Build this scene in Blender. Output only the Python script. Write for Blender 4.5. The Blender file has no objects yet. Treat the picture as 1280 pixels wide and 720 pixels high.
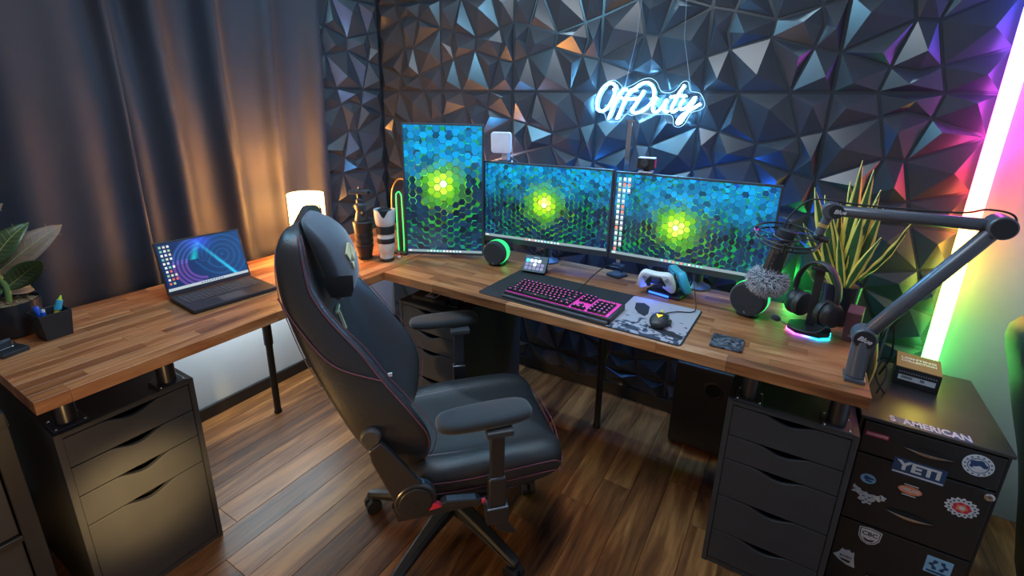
import bpy, bmesh, math, random
from mathutils import Vector, Matrix, Euler
random.seed(7)
PI = math.pi
R = math.radians
C = bpy.context.scene.collection
scene = bpy.context.scene

# ------------------------------------------------------------------ camera
cd = bpy.data.cameras.new('camera')
cam = bpy.data.objects.new('camera', cd); C.objects.link(cam)
cd.sensor_width = 36.0
cd.lens = 592.6 / 1280 * 36.0
cd.shift_x = (640 - 646.8) / 1280
cd.shift_y = (308.4 - 360) / 1280
cd.clip_start = 0.02
yaw, pit, rol = R(30.196), R(-16.396), R(1.315)
F = Vector((-math.sin(yaw) * math.cos(pit), math.cos(yaw) * math.cos(pit), math.sin(pit)))
Rt = Vector((math.cos(yaw), math.sin(yaw), 0)); Up = Rt.cross(F)
R2 = Rt * math.cos(rol) + Up * math.sin(rol); U2 = Up * math.cos(rol) - Rt * math.sin(rol)
m = Matrix((R2, U2, -F)).transposed().to_4x4()
m.translation = Vector((2.429, -2.378, 1.582))
cam.matrix_world = m
scene.camera = cam

# ------------------------------------------------------------------ world, lights, exposure
w = bpy.data.worlds.new('world'); scene.world = w; w.use_nodes = True
w.node_tree.nodes['Background'].inputs[0].default_value = (0.35, 0.5, 0.8, 1)
w.node_tree.nodes['Background'].inputs[1].default_value = 0.025

def area(name, loc, target, size, power, col, size_y=None, spread=180):
    l = bpy.data.lights.new(name, 'AREA'); l.energy = power; l.color = col
    l.shape = 'RECTANGLE'; l.size = size; l.size_y = size_y or size; l.spread = R(spread)
    o = bpy.data.objects.new(name, l); C.objects.link(o); o.location = loc
    o.rotation_euler = (Vector(target) - Vector(loc)).to_track_quat('-Z', 'Y').to_euler()
    return o

def point(name, loc, power, col, r=0.05):
    l = bpy.data.lights.new(name, 'POINT'); l.energy = power; l.color = col; l.shadow_soft_size = r
    o = bpy.data.objects.new(name, l); C.objects.link(o); o.location = loc
    return o

def spot(name, loc, target, power, col, cone, r=0.05):
    l = bpy.data.lights.new(name, 'SPOT'); l.energy = power; l.color = col; l.shadow_soft_size = r
    l.spot_size = R(cone); l.spot_blend = 1.0
    o = bpy.data.objects.new(name, l); C.objects.link(o); o.location = loc
    o.rotation_euler = (Vector(target) - Vector(loc)).to_track_quat('-Z', 'Y').to_euler()
    return o
area('ceiling_light', (1.7, -1.5, 2.6), (1.7, -1.3, 0), 0.8, 20, (0.80, 0.90, 1.0))
area('cool_wall_wash', (0.75, -1.5, 2.62), (2.3, 0, 1.3), 0.5, 27, (0.24, 0.66, 1.0))
point('warm_side_lamp', (1.50, -2.25, 0.46), 6, (1.0, 0.58, 0.20), 0.05)
spot('warm_drawer_spot', (1.75, -2.25, 0.75), (0.776, -1.91, 0.36), 170, (1.0, 0.68, 0.28), 24)
spot('warm_chair_spot', (1.15, -2.45, 0.55), (1.32, -1.50, 0.50), 40, (1.0, 0.58, 0.20), 55)
area('ceiling_edge_strip', (1.6, -0.055, 2.66), (1.6, -0.055, 0), 2.7, 18, (0.50, 0.80, 1.0), 0.04)
area('under_desk_fill', (0.13, -1.10, 0.765), (0.22, -1.10, 0), 0.7, 8, (0.80, 0.93, 1.0), 0.05)  # added fill, no fixture here; brightens white wall and floor below the laptop desk
point('monitor_back_blue_light', (1.50, -0.20, 1.12), 5, (0.01, 0.20, 1.0), 0.04)
point('right_monitor_back_blue_light', (2.15, -0.18, 1.12), 5, (0.01, 0.14, 1.0), 0.04)
point('tall_monitor_back_cyan_light', (0.78, -0.36, 1.22), 5, (0.02, 0.40, 1.0), 0.03)
point('desk_back_green_light', (2.50, -0.12, 0.86), 1.3, (0.03, 1.0, 0.12), 0.03)
vs = scene.view_settings
vs.view_transform = 'Standard'; vs.look = 'None'; vs.gamma = 1.0; vs.exposure = 0.0
vs.use_curve_mapping = False

# ------------------------------------------------------------------ materials
def newmat(name):
    m = bpy.data.materials.new(name); m.use_nodes = True
    nt = m.node_tree; b = nt.nodes['Principled BSDF']
    return m, nt, b

def mat(name, col, rough=0.5, metal=0.0, var=0.12, scale=30, bump=0.0, bscale=200, coat=0.0, spec=0.5, sheen=0.0):
    m, nt, b = newmat(name)
    b.inputs['Roughness'].default_value = rough; b.inputs['Metallic'].default_value = metal
    b.inputs['Coat Weight'].default_value = coat; b.inputs['Specular IOR Level'].default_value = spec
    b.inputs['Sheen Weight'].default_value = sheen
    tc = nt.nodes.new('ShaderNodeTexCoord'); nz = nt.nodes.new('ShaderNodeTexNoise')
    nz.inputs['Scale'].default_value = scale; nz.inputs['Detail'].default_value = 4
    nt.links.new(tc.outputs['Object'], nz.inputs['Vector'])
    mx = nt.nodes.new('ShaderNodeMix'); mx.data_type = 'RGBA'
    mx.inputs[6].default_value = tuple(c * (1 - var) for c in col) + (1,)
    mx.inputs[7].default_value = tuple(min(1, c * (1 + var)) for c in col) + (1,)
    nt.links.new(nz.outputs['Fac'], mx.inputs[0]); nt.links.new(mx.outputs[2], b.inputs['Base Color'])
    if bump:
        n2 = nt.nodes.new('ShaderNodeTexNoise'); n2.inputs['Scale'].default_value = bscale
        nt.links.new(tc.outputs['Object'], n2.inputs['Vector'])
        bp = nt.nodes.new('ShaderNodeBump'); bp.inputs['Strength'].default_value = bump
        bp.inputs['Distance'].default_value = 0.002
        nt.links.new(n2.outputs['Fac'], bp.inputs['Height']); nt.links.new(bp.outputs[0], b.inputs['Normal'])
    return m

def emit(name, col, strength, base=(0.02, 0.02, 0.02)):
    m, nt, b = newmat(name)
    b.inputs['Base Color'].default_value = base + (1,)
    b.inputs['Emission Color'].default_value = col + (1,)
    b.inputs['Emission Strength'].default_value = strength
    return m

def wood(name, axis, dark, mid, light, rough=0.35, spread=0.45, grain=1.0, coat=0.2):
    """wood with grain along world axis; every object gets its own tone and its own cut of the grain"""
    m, nt, b = newmat(name)
    N = nt.nodes.new; L = nt.links.new
    geo = N('ShaderNodeNewGeometry'); oi = N('ShaderNodeObjectInfo')
    mp = N('ShaderNodeMapping')
    s = [16.0 * grain] * 3; s[axis] = 1.6 * grain
    mp.inputs['Scale'].default_value = s
    L(geo.outputs['Position'], mp.inputs['Vector'])
    mu = N('ShaderNodeMath'); mu.operation = 'MULTIPLY'; mu.inputs[1].default_value = 37.0
    L(oi.outputs['Random'], mu.inputs[0])
    ad = N('ShaderNodeVectorMath'); ad.operation = 'ADD'
    cb = N('ShaderNodeCombineXYZ')
    for i in range(3): L(mu.outputs[0], cb.inputs[i])
    L(mp.outputs[0], ad.inputs[0]); L(cb.outputs[0], ad.inputs[1])
    n1 = N('ShaderNodeTexNoise'); n1.inputs['Scale'].default_value = 1.0; n1.inputs['Detail'].default_value = 6
    n1.inputs['Distortion'].default_value = 1.4; n1.inputs['Roughness'].default_value = 0.62
    L(ad.outputs[0], n1.inputs['Vector'])
    n2 = N('ShaderNodeTexNoise'); n2.inputs['Scale'].default_value = 6.0; n2.inputs['Detail'].default_value = 3
    L(ad.outputs[0], n2.inputs['Vector'])
    mi = N('ShaderNodeMath'); mi.operation = 'MULTIPLY_ADD'; mi.inputs[1].default_value = 0.25
    L(n2.outputs['Fac'], mi.inputs[0]); L(n1.outputs['Fac'], mi.inputs[2])
    rd = N('ShaderNodeMath'); rd.operation = 'MULTIPLY_ADD'; rd.inputs[1].default_value = spread
    L(oi.outputs['Random'], rd.inputs[0]); L(mi.outputs[0], rd.inputs[2])
    sb = N('ShaderNodeMath'); sb.operation = 'SUBTRACT'; sb.inputs[1].default_value = spread * 0.5 + 0.125
    L(rd.outputs[0], sb.inputs[0])
    cr = N('ShaderNodeValToRGB'); e = cr.color_ramp.elements
    e[0].position = 0.25; e[0].color = dark + (1,)
    e[1].position = 0.78; e[1].color = light + (1,)
    x = e.new(0.5); x.color = mid + (1,)
    L(sb.outputs[0], cr.inputs[0]); L(cr.outputs[0], b.inputs['Base Color'])
    b.inputs['Roughness'].default_value = rough; b.inputs['Coat Weight'].default_value = coat
    b.inputs['Coat Roughness'].default_value = 0.25
    bp = N('ShaderNodeBump'); bp.inputs['Strength'].default_value = 0.15; bp.inputs['Distance'].default_value = 0.001
    L(mi.outputs[0], bp.inputs['Height']); L(bp.outputs[0], b.inputs['Normal'])
    return m

def screen_mat(name, strength):
    m, nt, b = newmat(name)
    at = nt.nodes.new('ShaderNodeAttribute'); at.attribute_name = 'Col'
    b.inputs['Base Color'].default_value = (0.01, 0.01, 0.012, 1); b.inputs['Roughness'].default_value = 0.35
    nt.links.new(at.outputs['Color'], b.inputs['Emission Color'])
    b.inputs['Emission Strength'].default_value = strength
    return m

M = {}
M['floor'] = wood('floor_wood', 1, (0.035, 0.011, 0.003), (0.20, 0.075, 0.020), (0.50, 0.225, 0.068), 0.42, 0.22, 0.75, 0.08)
M['desk_y'] = wood('desk_wood_y', 1, (0.14, 0.042, 0.012), (0.34, 0.125, 0.040), (0.54, 0.26, 0.11), 0.42, 0.30, 0.9)
M['desk_x'] = wood('desk_wood_x', 0, (0.14, 0.042, 0.012), (0.34, 0.125, 0.040), (0.54, 0.26, 0.11), 0.42, 0.30, 0.9)
M['panel'] = mat('black_wall_panel', (0.036, 0.040, 0.046), 0.27, 0.0, 0.05, spec=0.6)
M['wall'] = mat('grey_wall_paint', (0.55, 0.56, 0.57), 0.7, var=0.04, bump=0.2, bscale=350)
M['wall_white'] = mat('white_wall_paint', (0.62, 0.68, 0.72), 0.7, var=0.03, bump=0.1)
M['dark_wall'] = mat('dark_wall_paint', (0.02, 0.022, 0.026), 0.6)
M['ceil'] = mat('ceiling_paint', (0.5, 0.5, 0.5), 0.8)
M['baseboard'] = mat('dark_baseboard', (0.018, 0.016, 0.016), 0.45)
M['curtain'] = mat('dark_blue_curtain', (0.014, 0.017, 0.027), 0.62, var=0.12, scale=6, bump=0.25, bscale=500, sheen=0.06)
M['black'] = mat('black_satin_paint', (0.020, 0.021, 0.023), 0.42)
M['cab'] = mat('black_brown_lacquer', (0.040, 0.040, 0.043), 0.45, var=0.2, scale=12)
M['cabdark'] = mat('dark_drawer_inside', (0.004, 0.004, 0.005), 0.8)
M['metalcab'] = mat('black_enamel_metal', (0.016, 0.017, 0.019), 0.32, 0.0, spec=0.6)
M['metaltop'] = mat('worn_black_metal_top', (0.05, 0.048, 0.045), 0.30, 0.3, var=0.5, scale=9)
M['plastic'] = mat('black_plastic', (0.018, 0.018, 0.021), 0.42)
M['gplastic'] = mat('dark_grey_plastic', (0.05, 0.052, 0.058), 0.45)
M['bezel'] = mat('monitor_bezel', (0.045, 0.05, 0.06), 0.4)
M['leather'] = mat('black_leather', (0.030, 0.031, 0.034), 0.36, var=0.1, scale=60, bump=0.5, bscale=420, spec=0.6)
M['suede'] = mat('black_suede', (0.014, 0.015, 0.018), 0.85, sheen=0.3, var=0.3)
M['velour'] = mat('navy_velour', (0.030, 0.036, 0.052), 0.7, sheen=0.5, var=0.3)
M['stitch'] = mat('burgundy_stitching', (0.17, 0.045, 0.07), 0.6)
M['stitchg'] = mat('pale_stitching', (0.28, 0.22, 0.24), 0.6)
M['chrome'] = mat('chrome_metal', (0.72, 0.72, 0.74), 0.16, 1.0, var=0.02)
M['gun'] = mat('gunmetal', (0.10, 0.105, 0.12), 0.28, 0.85, var=0.05)
M['armgrey'] = mat('mic_arm_grey_paint', (0.10, 0.105, 0.125), 0.33, 0.3)
M['white'] = mat('white_plastic', (0.72, 0.73, 0.76), 0.4)
M['lensw'] = mat('off_white_lens_paint', (0.62, 0.62, 0.60), 0.45)
M['rubber'] = mat('black_rubber', (0.012, 0.012, 0.013), 0.7)
M['gold'] = mat('pale_gold_print', (0.75, 0.70, 0.40), 0.5)
M['goldm'] = mat('gold_metal', (0.75, 0.52, 0.15), 0.3, 0.8)
M['leaf'] = mat('rubber_plant_leaf', (0.045, 0.085, 0.028), 0.3, var=0.5, scale=14, spec=0.6)
M['leafb'] = mat('rubber_plant_leaf_underside', (0.20, 0.12, 0.075), 0.5, var=0.3, scale=20)
M['vein'] = mat('pale_leaf_vein', (0.33, 0.33, 0.12), 0.5)
M['stem'] = mat('green_stem', (0.16, 0.26, 0.07), 0.5)
M['snake'] = mat('snake_plant_green', (0.035, 0.10, 0.03), 0.4, var=0.6, scale=45)
M['snakey'] = mat('snake_plant_yellow_margin', (0.85, 0.66, 0.12), 0.45, var=0.1)
M['soil'] = mat('wood_chip_mulch', (0.28, 0.19, 0.10), 0.9, var=0.6, scale=90)
M['pot'] = mat('dark_glazed_pot', (0.022, 0.025, 0.032), 0.22, var=0.3, scale=12)
M['padblack'] = mat('black_cloth_pad', (0.012, 0.014, 0.018), 0.85, var=0.2, bump=0.2, bscale=900)
M['blue'] = mat('blue_plastic', (0.02, 0.10, 0.55), 0.4)
M['cyan'] = mat('light_blue_plastic', (0.05, 0.42, 0.62), 0.4)
M['yellow'] = mat('yellow_plastic', (0.80, 0.62, 0.04), 0.4)
M['yellowgreen'] = mat('yellow_green_plastic', (0.60, 0.75, 0.05), 0.4)
M['orange'] = mat('orange_print', (0.75, 0.25, 0.12), 0.5)
M['red'] = mat('red_print', (0.62, 0.03, 0.07), 0.5)
M['stickwhite'] = mat('white_sticker', (0.62, 0.66, 0.70), 0.45, var=0.08)
M['sticknavy'] = mat('navy_sticker', (0.02, 0.06, 0.16), 0.45)
M['stickblue'] = mat('light_blue_sticker', (0.25, 0.50, 0.72), 0.45)
M['maroon'] = mat('dark_maroon_card', (0.12, 0.04, 0.05), 0.5)
M['card'] = mat('kraft_brown_cardboard', (0.30, 0.17, 0.07), 0.7)
M['skin'] = mat('toy_skin_plastic', (0.65, 0.35, 0.22), 0.5)
M['armpink'] = mat('pale_print', (0.62, 0.55, 0.60), 0.5)
M['grey'] = mat('grey_plastic', (0.25, 0.26, 0.28), 0.5)
M['slate'] = None
M['neon'] = emit('neon_white_tube', (0.15, 0.52, 1.0), 190, (0.8, 0.9, 1.0))
M['neon_back'] = emit('neon_blue_backing', (0.10, 0.45, 1.0), 2.0)
M['shade'] = emit('lit_lamp_shade', (1.0, 0.44, 0.11), 52, (0.9, 0.8, 0.6))
M['green_e'] = emit('green_light', (0.02, 1.0, 0.20), 1.8)
M['green_e2'] = emit('green_light_dim', (0.03, 0.75, 0.25), 1.0)
M['cyan_e'] = emit('cyan_light', (0.05, 0.7, 1.0), 2.5)
M['blue_e'] = emit('blue_light', (0.03, 0.15, 1.0), 3.0)
M['purple_e'] = emit('purple_light', (0.5, 0.05, 1.0), 3.0)
M['pink_e'] = emit('magenta_light', (1.0, 0.08, 0.70), 1.9)
M['pink_dim'] = emit('magenta_key_glow', (0.85, 0.03, 0.60), 0.85)
M['white_e'] = emit('white_key_light', (0.75, 0.85, 1.0), 1.6)
M['lav_e'] = emit('lavender_key_light', (0.40, 0.35, 0.65), 0.7)
M['screen'] = screen_mat('monitor_picture', 1.45)
M['lcd'] = screen_mat('laptop_picture', 1.0)

m, nt, b = newmat('clear_acrylic')
b.inputs['Base Color'].default_value = (0.92, 0.97, 1, 1); b.inputs['Roughness'].default_value = 0.05
tr_ = nt.nodes.new('ShaderNodeBsdfTransparent'); tr_.inputs[0].default_value = (0.96, 0.985, 1, 1)
ms = nt.nodes.new('ShaderNodeMixShader'); fr_n = nt.nodes.new('ShaderNodeFresnel'); fr_n.inputs[0].default_value = 1.35
gl = nt.nodes.new('ShaderNodeBsdfGlossy'); gl.inputs['Roughness'].default_value = 0.05
nt.links.new(fr_n.outputs[0], ms.inputs[0]); nt.links.new(tr_.outputs[0], ms.inputs[1]); nt.links.new(gl.outputs[0], ms.inputs[2])
nt.links.new(ms.outputs[0], nt.nodes['Material Output'].inputs['Surface'])
M['acrylic'] = m
# marbled slate coaster
m, nt, b = newmat('marbled_slate')
tc = nt.nodes.new('ShaderNodeTexCoord'); wv = nt.nodes.new('ShaderNodeTexNoise'); wv.inputs['Scale'].default_value = 22
wv.inputs['Distortion'].default_value = 3; cr = nt.nodes.new('ShaderNodeValToRGB')
cr.color_ramp.elements[0].position = .42; cr.color_ramp.elements[0].color = (0.02, 0.022, 0.03, 1)
cr.color_ramp.elements[1].position = .62; cr.color_ramp.elements[1].color = (0.16, 0.17, 0.20, 1)
nt.links.new(tc.outputs['Object'], wv.inputs['Vector']); nt.links.new(wv.outputs['Fac'], cr.inputs[0])
nt.links.new(cr.outputs[0], b.inputs['Base Color']); b.inputs['Roughness'].default_value = 0.4
M['slate'] = m
# rainbow light tube: colour runs along the tube itself (local Z of the object)
m, nt, b = newmat('rainbow_light_tube')
tc = nt.nodes.new('ShaderNodeTexCoord'); sp = nt.nodes.new('ShaderNodeSeparateXYZ'); mr = nt.nodes.new('ShaderNodeMapRange')
mr.inputs['From Min'].default_value = 0.6; mr.inputs['From Max'].default_value = 2.1
cr = nt.nodes.new('ShaderNodeValToRGB'); el = cr.color_ramp.elements
stops = [(0.0, (0.06, 0.42, 0.08)), (0.12, (0.08, 0.50, 0.06)), (0.24, (0.50, 0.60, 0.07)), (0.33, (1.0, 0.55, 0.05)), (0.44, (1.0, 0.10, 0.05)),
         (0.52, (1.0, 0.05, 0.14)), (0.63, (1.0, 0.06, 0.75)), (0.76, (0.45, 0.07, 1.0)), (0.9, (0.08, 0.08, 1.0)), (1.0, (0.05, 0.15, 1.0))]
el[0].position, el[0].color = stops[0][0], stops[0][1] + (1,)
el[1].position, el[1].color = stops[-1][0], stops[-1][1] + (1,)
for p_, c_ in stops[1:-1]:
    q = el.new(p_); q.color = c_ + (1,)
nt.links.new(tc.outputs['Object'], sp.inputs[0]); nt.links.new(sp.outputs['Z'], mr.inputs['Value'])
nt.links.new(mr.outputs[0], cr.inputs[0]); nt.links.new(cr.outputs[0], b.inputs['Emission Color'])
b.inputs['Emission Strength'].default_value = 16.0; b.inputs['Base Color'].default_value = (0.8, 0.8, 0.8, 1)
M['rainbow'] = m
# white printed half of the mouse mat, with its dark splatter print
m, nt, b = newmat('printed_mouse_mat')
tc = nt.nodes.new('ShaderNodeTexCoord'); nz = nt.nodes.new('ShaderNodeTexNoise'); nz.inputs['Scale'].default_value = 16
nz.inputs['Detail'].default_value = 5; nz.inputs['Distortion'].default_value = 1.5
sp = nt.nodes.new('ShaderNodeSeparateXYZ'); ma = nt.nodes.new('ShaderNodeMath'); ma.operation = 'MULTIPLY_ADD'; ma.inputs[1].default_value = 0.9
cr = nt.nodes.new('ShaderNodeValToRGB')
cr.color_ramp.elements[0].position = .36; cr.color_ramp.elements[0].color = (0.03, 0.04, 0.07, 1)
cr.color_ramp.elements[1].position = .42; cr.color_ramp.elements[1].color = (0.36, 0.34, 0.38, 1)
nt.links.new(tc.outputs['Object'], nz.inputs['Vector']); nt.links.new(tc.outputs['Object'], sp.inputs[0])
nt.links.new(sp.outputs['Y'], ma.inputs[0]); nt.links.new(nz.outputs['Fac'], ma.inputs[2])
nt.links.new(ma.outputs[0], cr.inputs[0]); nt.links.new(cr.outputs[0], b.inputs['Base Color'])
b.inputs['Roughness'].default_value = 0.8
M['matprint'] = m

# ------------------------------------------------------------------ mesh helpers
class MB:
    def __init__(s): s.v = []; s.f = []; s.mi = []
    def add(s, vs, fs, mi=0, T=None):
        o = len(s.v)
        for v in vs:
            v = Vector(v); s.v.append(tuple(T @ v) if T else tuple(v))
        for f in fs: s.f.append(tuple(i + o for i in f)); s.mi.append(mi)
        return s
    def box(s, a, b_, mi=0, T=None):
        (x0, y0, z0), (x1, y1, z1) = a, b_
        vs = [(x0, y0, z0), (x1, y0, z0), (x1, y1, z0), (x0, y1, z0), (x0, y0, z1), (x1, y0, z1), (x1, y1, z1), (x0, y1, z1)]
        return s.add(vs, [(0, 3, 2, 1), (4, 5, 6, 7), (0, 1, 5, 4), (1, 2, 6, 5), (2, 3, 7, 6), (3, 0, 4, 7)], mi, T)
    def cbox(s, c, size, mi=0, T=None):
        return s.box([c[i] - size[i] / 2 for i in range(3)], [c[i] + size[i] / 2 for i in range(3)], mi, T)
    def lathe(s, prof, a, b_=None, n=20, mi=0, caps=True, T=None):
        """prof [(r,t)] swept about the axis from a towards b (t along it, metres)"""
        a = Vector(a); d = (Vector(b_) - a).normalized() if b_ is not None else Vector((0, 0, 1))
        u = d.orthogonal().normalized(); v = d.cross(u)
        vs = []; fs = []
        for r, t in prof:
            for k in range(n):
                an = 2 * PI * k / n; vs.append(a + d * t + (u * math.cos(an) + v * math.sin(an)) * r)
        for i in range(len(prof) - 1):
            for k in range(n):
                k2 = (k + 1) % n; fs.append((i * n + k, i * n + k2, (i + 1) * n + k2, (i + 1) * n + k))
        if caps:
            fs.append(tuple(reversed(range(n)))); fs.append(tuple(range((len(prof) - 1) * n, len(prof) * n)))
        return s.add(vs, fs, mi, T)
    def cyl(s, a, b_, r, r2=None, n=16, mi=0, T=None):
        L = (Vector(b_) - Vector(a)).length
        return s.lathe([(r, 0), (r if r2 is None else r2, L)], a, b_, n, mi, True, T)
    def tube(s, pts, r, n=8, mi=0, closed=False, T=None):
        P_ = [Vector(p) for p in pts]; N = len(P_); vs = []; fs = []
        up = None
        for i, p in enumerate(P_):
            t = (P_[(i + 1) % N] - P_[i - 1]) if closed else (P_[min(i + 1, N - 1)] - P_[max(i - 1, 0)])
            t.normalize()
            if up is None: up = t.orthogonal().normalized()
            up = (up - t * up.dot(t))
            up = up.normalized() if up.length > 1e-6 else t.orthogonal().normalized()
            v = t.cross(up); rr = r[i] if isinstance(r, (list, tuple)) else r
            for k in range(n):
                an = 2 * PI * k / n; vs.append(p + (up * math.cos(an) + v * math.sin(an)) * rr)
        for i in range(N if closed else N - 1):
            j = (i + 1) % N
            for k in range(n):
                k2 = (k + 1) % n; fs.append((i * n + k, i * n + k2, j * n + k2, j * n + k))
        if not closed: fs.append(tuple(reversed(range(n)))); fs.append(tuple(range((N - 1) * n, N * n)))
        return s.add(vs, fs, mi, T)
    def loft(s, loops, mi=0, caps=True, T=None):
        n = len(loops[0]); vs = [p for l in loops for p in l]; fs = []
        for i in range(len(loops) - 1):
            for k in range(n):
                k2 = (k + 1) % n; fs.append((i * n + k, i * n + k2, (i + 1) * n + k2, (i + 1) * n + k))
        if caps: fs.append(tuple(reversed(range(n)))); fs.append(tuple(range((len(loops) - 1) * n, len(loops) * n)))
        return s.add(vs, fs, mi, T)
    def prism(s, poly, axis, t0, t1, mi=0, T=None):
        """poly 2-D outline, extruded along axis from t0 to t1"""
        def P3(p, t):
            q = [0, 0, 0]; o = [i for i in range(3) if i != axis]; q[o[0]], q[o[1]] = p; q[axis] = t; return q
        n = len(poly)
        vs = [P3(p, t0) for p in poly] + [P3(p, t1) for p in poly]
        fs = [tuple(reversed(range(n))), tuple(range(n, 2 * n))] + [(k, (k + 1) % n, n + (k + 1) % n, n + k) for k in range(n)]
        return s.add(vs, fs, mi, T)
    def sphere(s, c, r, n=14, mi=0, sc=(1, 1, 1), T=None):
        prof = [(math.sin(PI * i / (n // 2 + 1)), -math.cos(PI * i / (n // 2 + 1))) for i in range(n // 2 + 2)]
        vs = []; fs = []
        for a, z in prof:
            for k in range(n):
                an = 2 * PI * k / n; vs.append((c[0] + r * sc[0] * a * math.cos(an), c[1] + r * sc[1] * a * math.sin(an), c[2] + r * sc[2] * z))
        for i in range(len(prof) - 1):
            for k in range(n):
                k2 = (k + 1) % n; fs.append((i * n + k, i * n + k2, (i + 1) * n + k2, (i + 1) * n + k))
        return s.add(vs, fs, mi, T)
    def mesh(s, name):
        me = bpy.data.meshes.new(name); me.from_pydata(s.v, [], s.f); me.update()
        me.polygons.foreach_set('material_index', s.mi)
        bm = bmesh.new(); bm.from_mesh(me); bmesh.ops.remove_doubles(bm, verts=bm.verts, dist=1e-6)
        bmesh.ops.recalc_face_normals(bm, faces=bm.faces); bm.to_mesh(me); bm.free()
        return me
    def build(s, name, mats, parent=None, bevel=0, smooth=False, sub=0, seg=2):
        me = s.mesh(name)
        for m_ in (mats if isinstance(mats, (list, tuple)) else [mats]): me.materials.append(M[m_] if isinstance(m_, str) else m_)
        o = bpy.data.objects.new(name, me); C.objects.link(o)
        if parent: o.parent = parent
        if bevel:
            bv = o.modifiers.new('bevel', 'BEVEL'); bv.width = bevel; bv.segments = seg; bv.limit_method = 'ANGLE'; bv.angle_limit = R(40)
        if sub:
            sm = o.modifiers.new('subsurf', 'SUBSURF'); sm.levels = sub; sm.render_levels = sub
        if smooth or sub:
            for p in me.polygons: p.use_smooth = True
            if not sub:
                try: me.set_sharp_from_angle(angle=R(38))
                except Exception: pass
        return o

def tag(o, label=None, cat=None, group=None, kind=None):
    if label: o['label'] = label
    if cat: o['category'] = cat
    if group: o['group'] = group
    if kind: o['kind'] = kind
    return o

def thing(name, label, cat, loc=(0, 0, 0), rz=0, group=None):
    o = bpy.data.objects.new(name, None); C.objects.link(o); o.empty_display_size = 0.05
    o.location = loc; o.rotation_euler = (0, 0, rz)
    return tag(o, label, cat, group)

def struct(name, parent=None):
    o = bpy.data.objects.new(name, None); C.objects.link(o); o.empty_display_size = 0.05
    o['kind'] = 'structure'
    return o

def text_into(mb, body, size, T, mi=1, depth=0.0006, shear=0.0, bold=0.0, width=None):
    """letters as thin solid shapes, lying in local XY, centred, facing +Z, moved by T"""
    cu = bpy.data.curves.new('letters', 'FONT'); cu.body = body; cu.size = size
    cu.extrude = depth; cu.align_x = 'CENTER'; cu.align_y = 'CENTER'; cu.shear = shear; cu.offset = bold; cu.resolution_u = 3
    ob = bpy.data.objects.new('letters', cu)
    me = bpy.data.meshes.new_from_object(ob)
    sx = 1.0
    if width:
        xs = [v.co.x for v in me.vertices]
        if xs and max(xs) > min(xs): sx = width / (max(xs) - min(xs))
    mb.add([(v.co.x * sx, v.co.y, v.co.z) for v in me.vertices], [tuple(p.vertices) for p in me.polygons], mi, T)
    bpy.data.objects.remove(ob); bpy.data.curves.remove(cu); bpy.data.meshes.remove(me)

def front(x, y, z, rot=0):      # text frame standing upright, facing -Y, optional roll
    return Matrix.Translation((x, y, z)) @ Matrix.Rotation(PI / 2, 4, 'X') @ Matrix.Rotation(rot, 4, 'Z')

def catmull(pts, n=6, closed=False):
    P_ = [Vector(p) for p in pts]; out = []
    N = len(P_)
    for i in range(N if closed else N - 1):
        p0, p1 = P_[i - 1] if (closed or i > 0) else P_[0], P_[i]
        p2 = P_[(i + 1) % N]; p3 = P_[(i + 2) % N] if (closed or i + 2 < N) else P_[-1]
        for k in range(n):
            t = k / n
            out.append(0.5 * ((2 * p1) + (p2 - p0) * t + (2 * p0 - 5 * p1 + 4 * p2 - p3) * t * t + (3 * p1 - p0 - 3 * p2 + p3) * t ** 3))
    if not closed: out.append(P_[-1])
    return out

# ================================================================== THE ROOM
XR, YF, ZC = 3.50, -3.9, 2.75
# floor: a dark bed and every plank of its own
fl = struct('floor')
MB().box((0, YF, -0.03), (XR, 0, -0.006)).build('subfloor', 'baseboard', fl)
pl_mesh = {}
pw = 0.127; x = 0.0
while x < XR - 0.001:
    y = 0.0 - random.uniform(0.0, 0.9); first = True; y1 = 0.0
    while y1 > YF + 0.001:
        y0 = max(YF, y1 - (1.22 if not first else random.uniform(0.35, 1.2))); first = False
        xw = min(pw, XR - x)
        key = (round(y1 - y0, 3), round(xw, 3))
        if key not in pl_mesh:
            o = MB().box((0.0006, 0.0006, -0.006), (xw - 0.0006, y1 - y0 - 0.0006, 0)).build('plank', 'floor', fl, bevel=0.0008, seg=1)
            pl_mesh[key] = o.data
        else:
            o = bpy.data.objects.new('plank', pl_mesh[key]); C.objects.link(o); o.parent = fl
            bv = o.modifiers.new('bevel', 'BEVEL'); bv.width = 0.0008; bv.segments = 1
        o.location = (x, y0, 0); y1 = y0
    x += pw

cl = MB().box((0, YF, ZC), (XR, 0, ZC + 0.05)).build('ceiling', 'ceil'); cl['kind'] = 'structure'
o = MB().box((XR, YF, 0), (XR + 0.05, 0, ZC)).build('wall_right', 'wall'); o['kind'] = 'structure'
o = MB().box((0, YF - 0.05, 0), (XR, YF, ZC)).build('wall_front', 'wall'); o['kind'] = 'structure'

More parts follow.
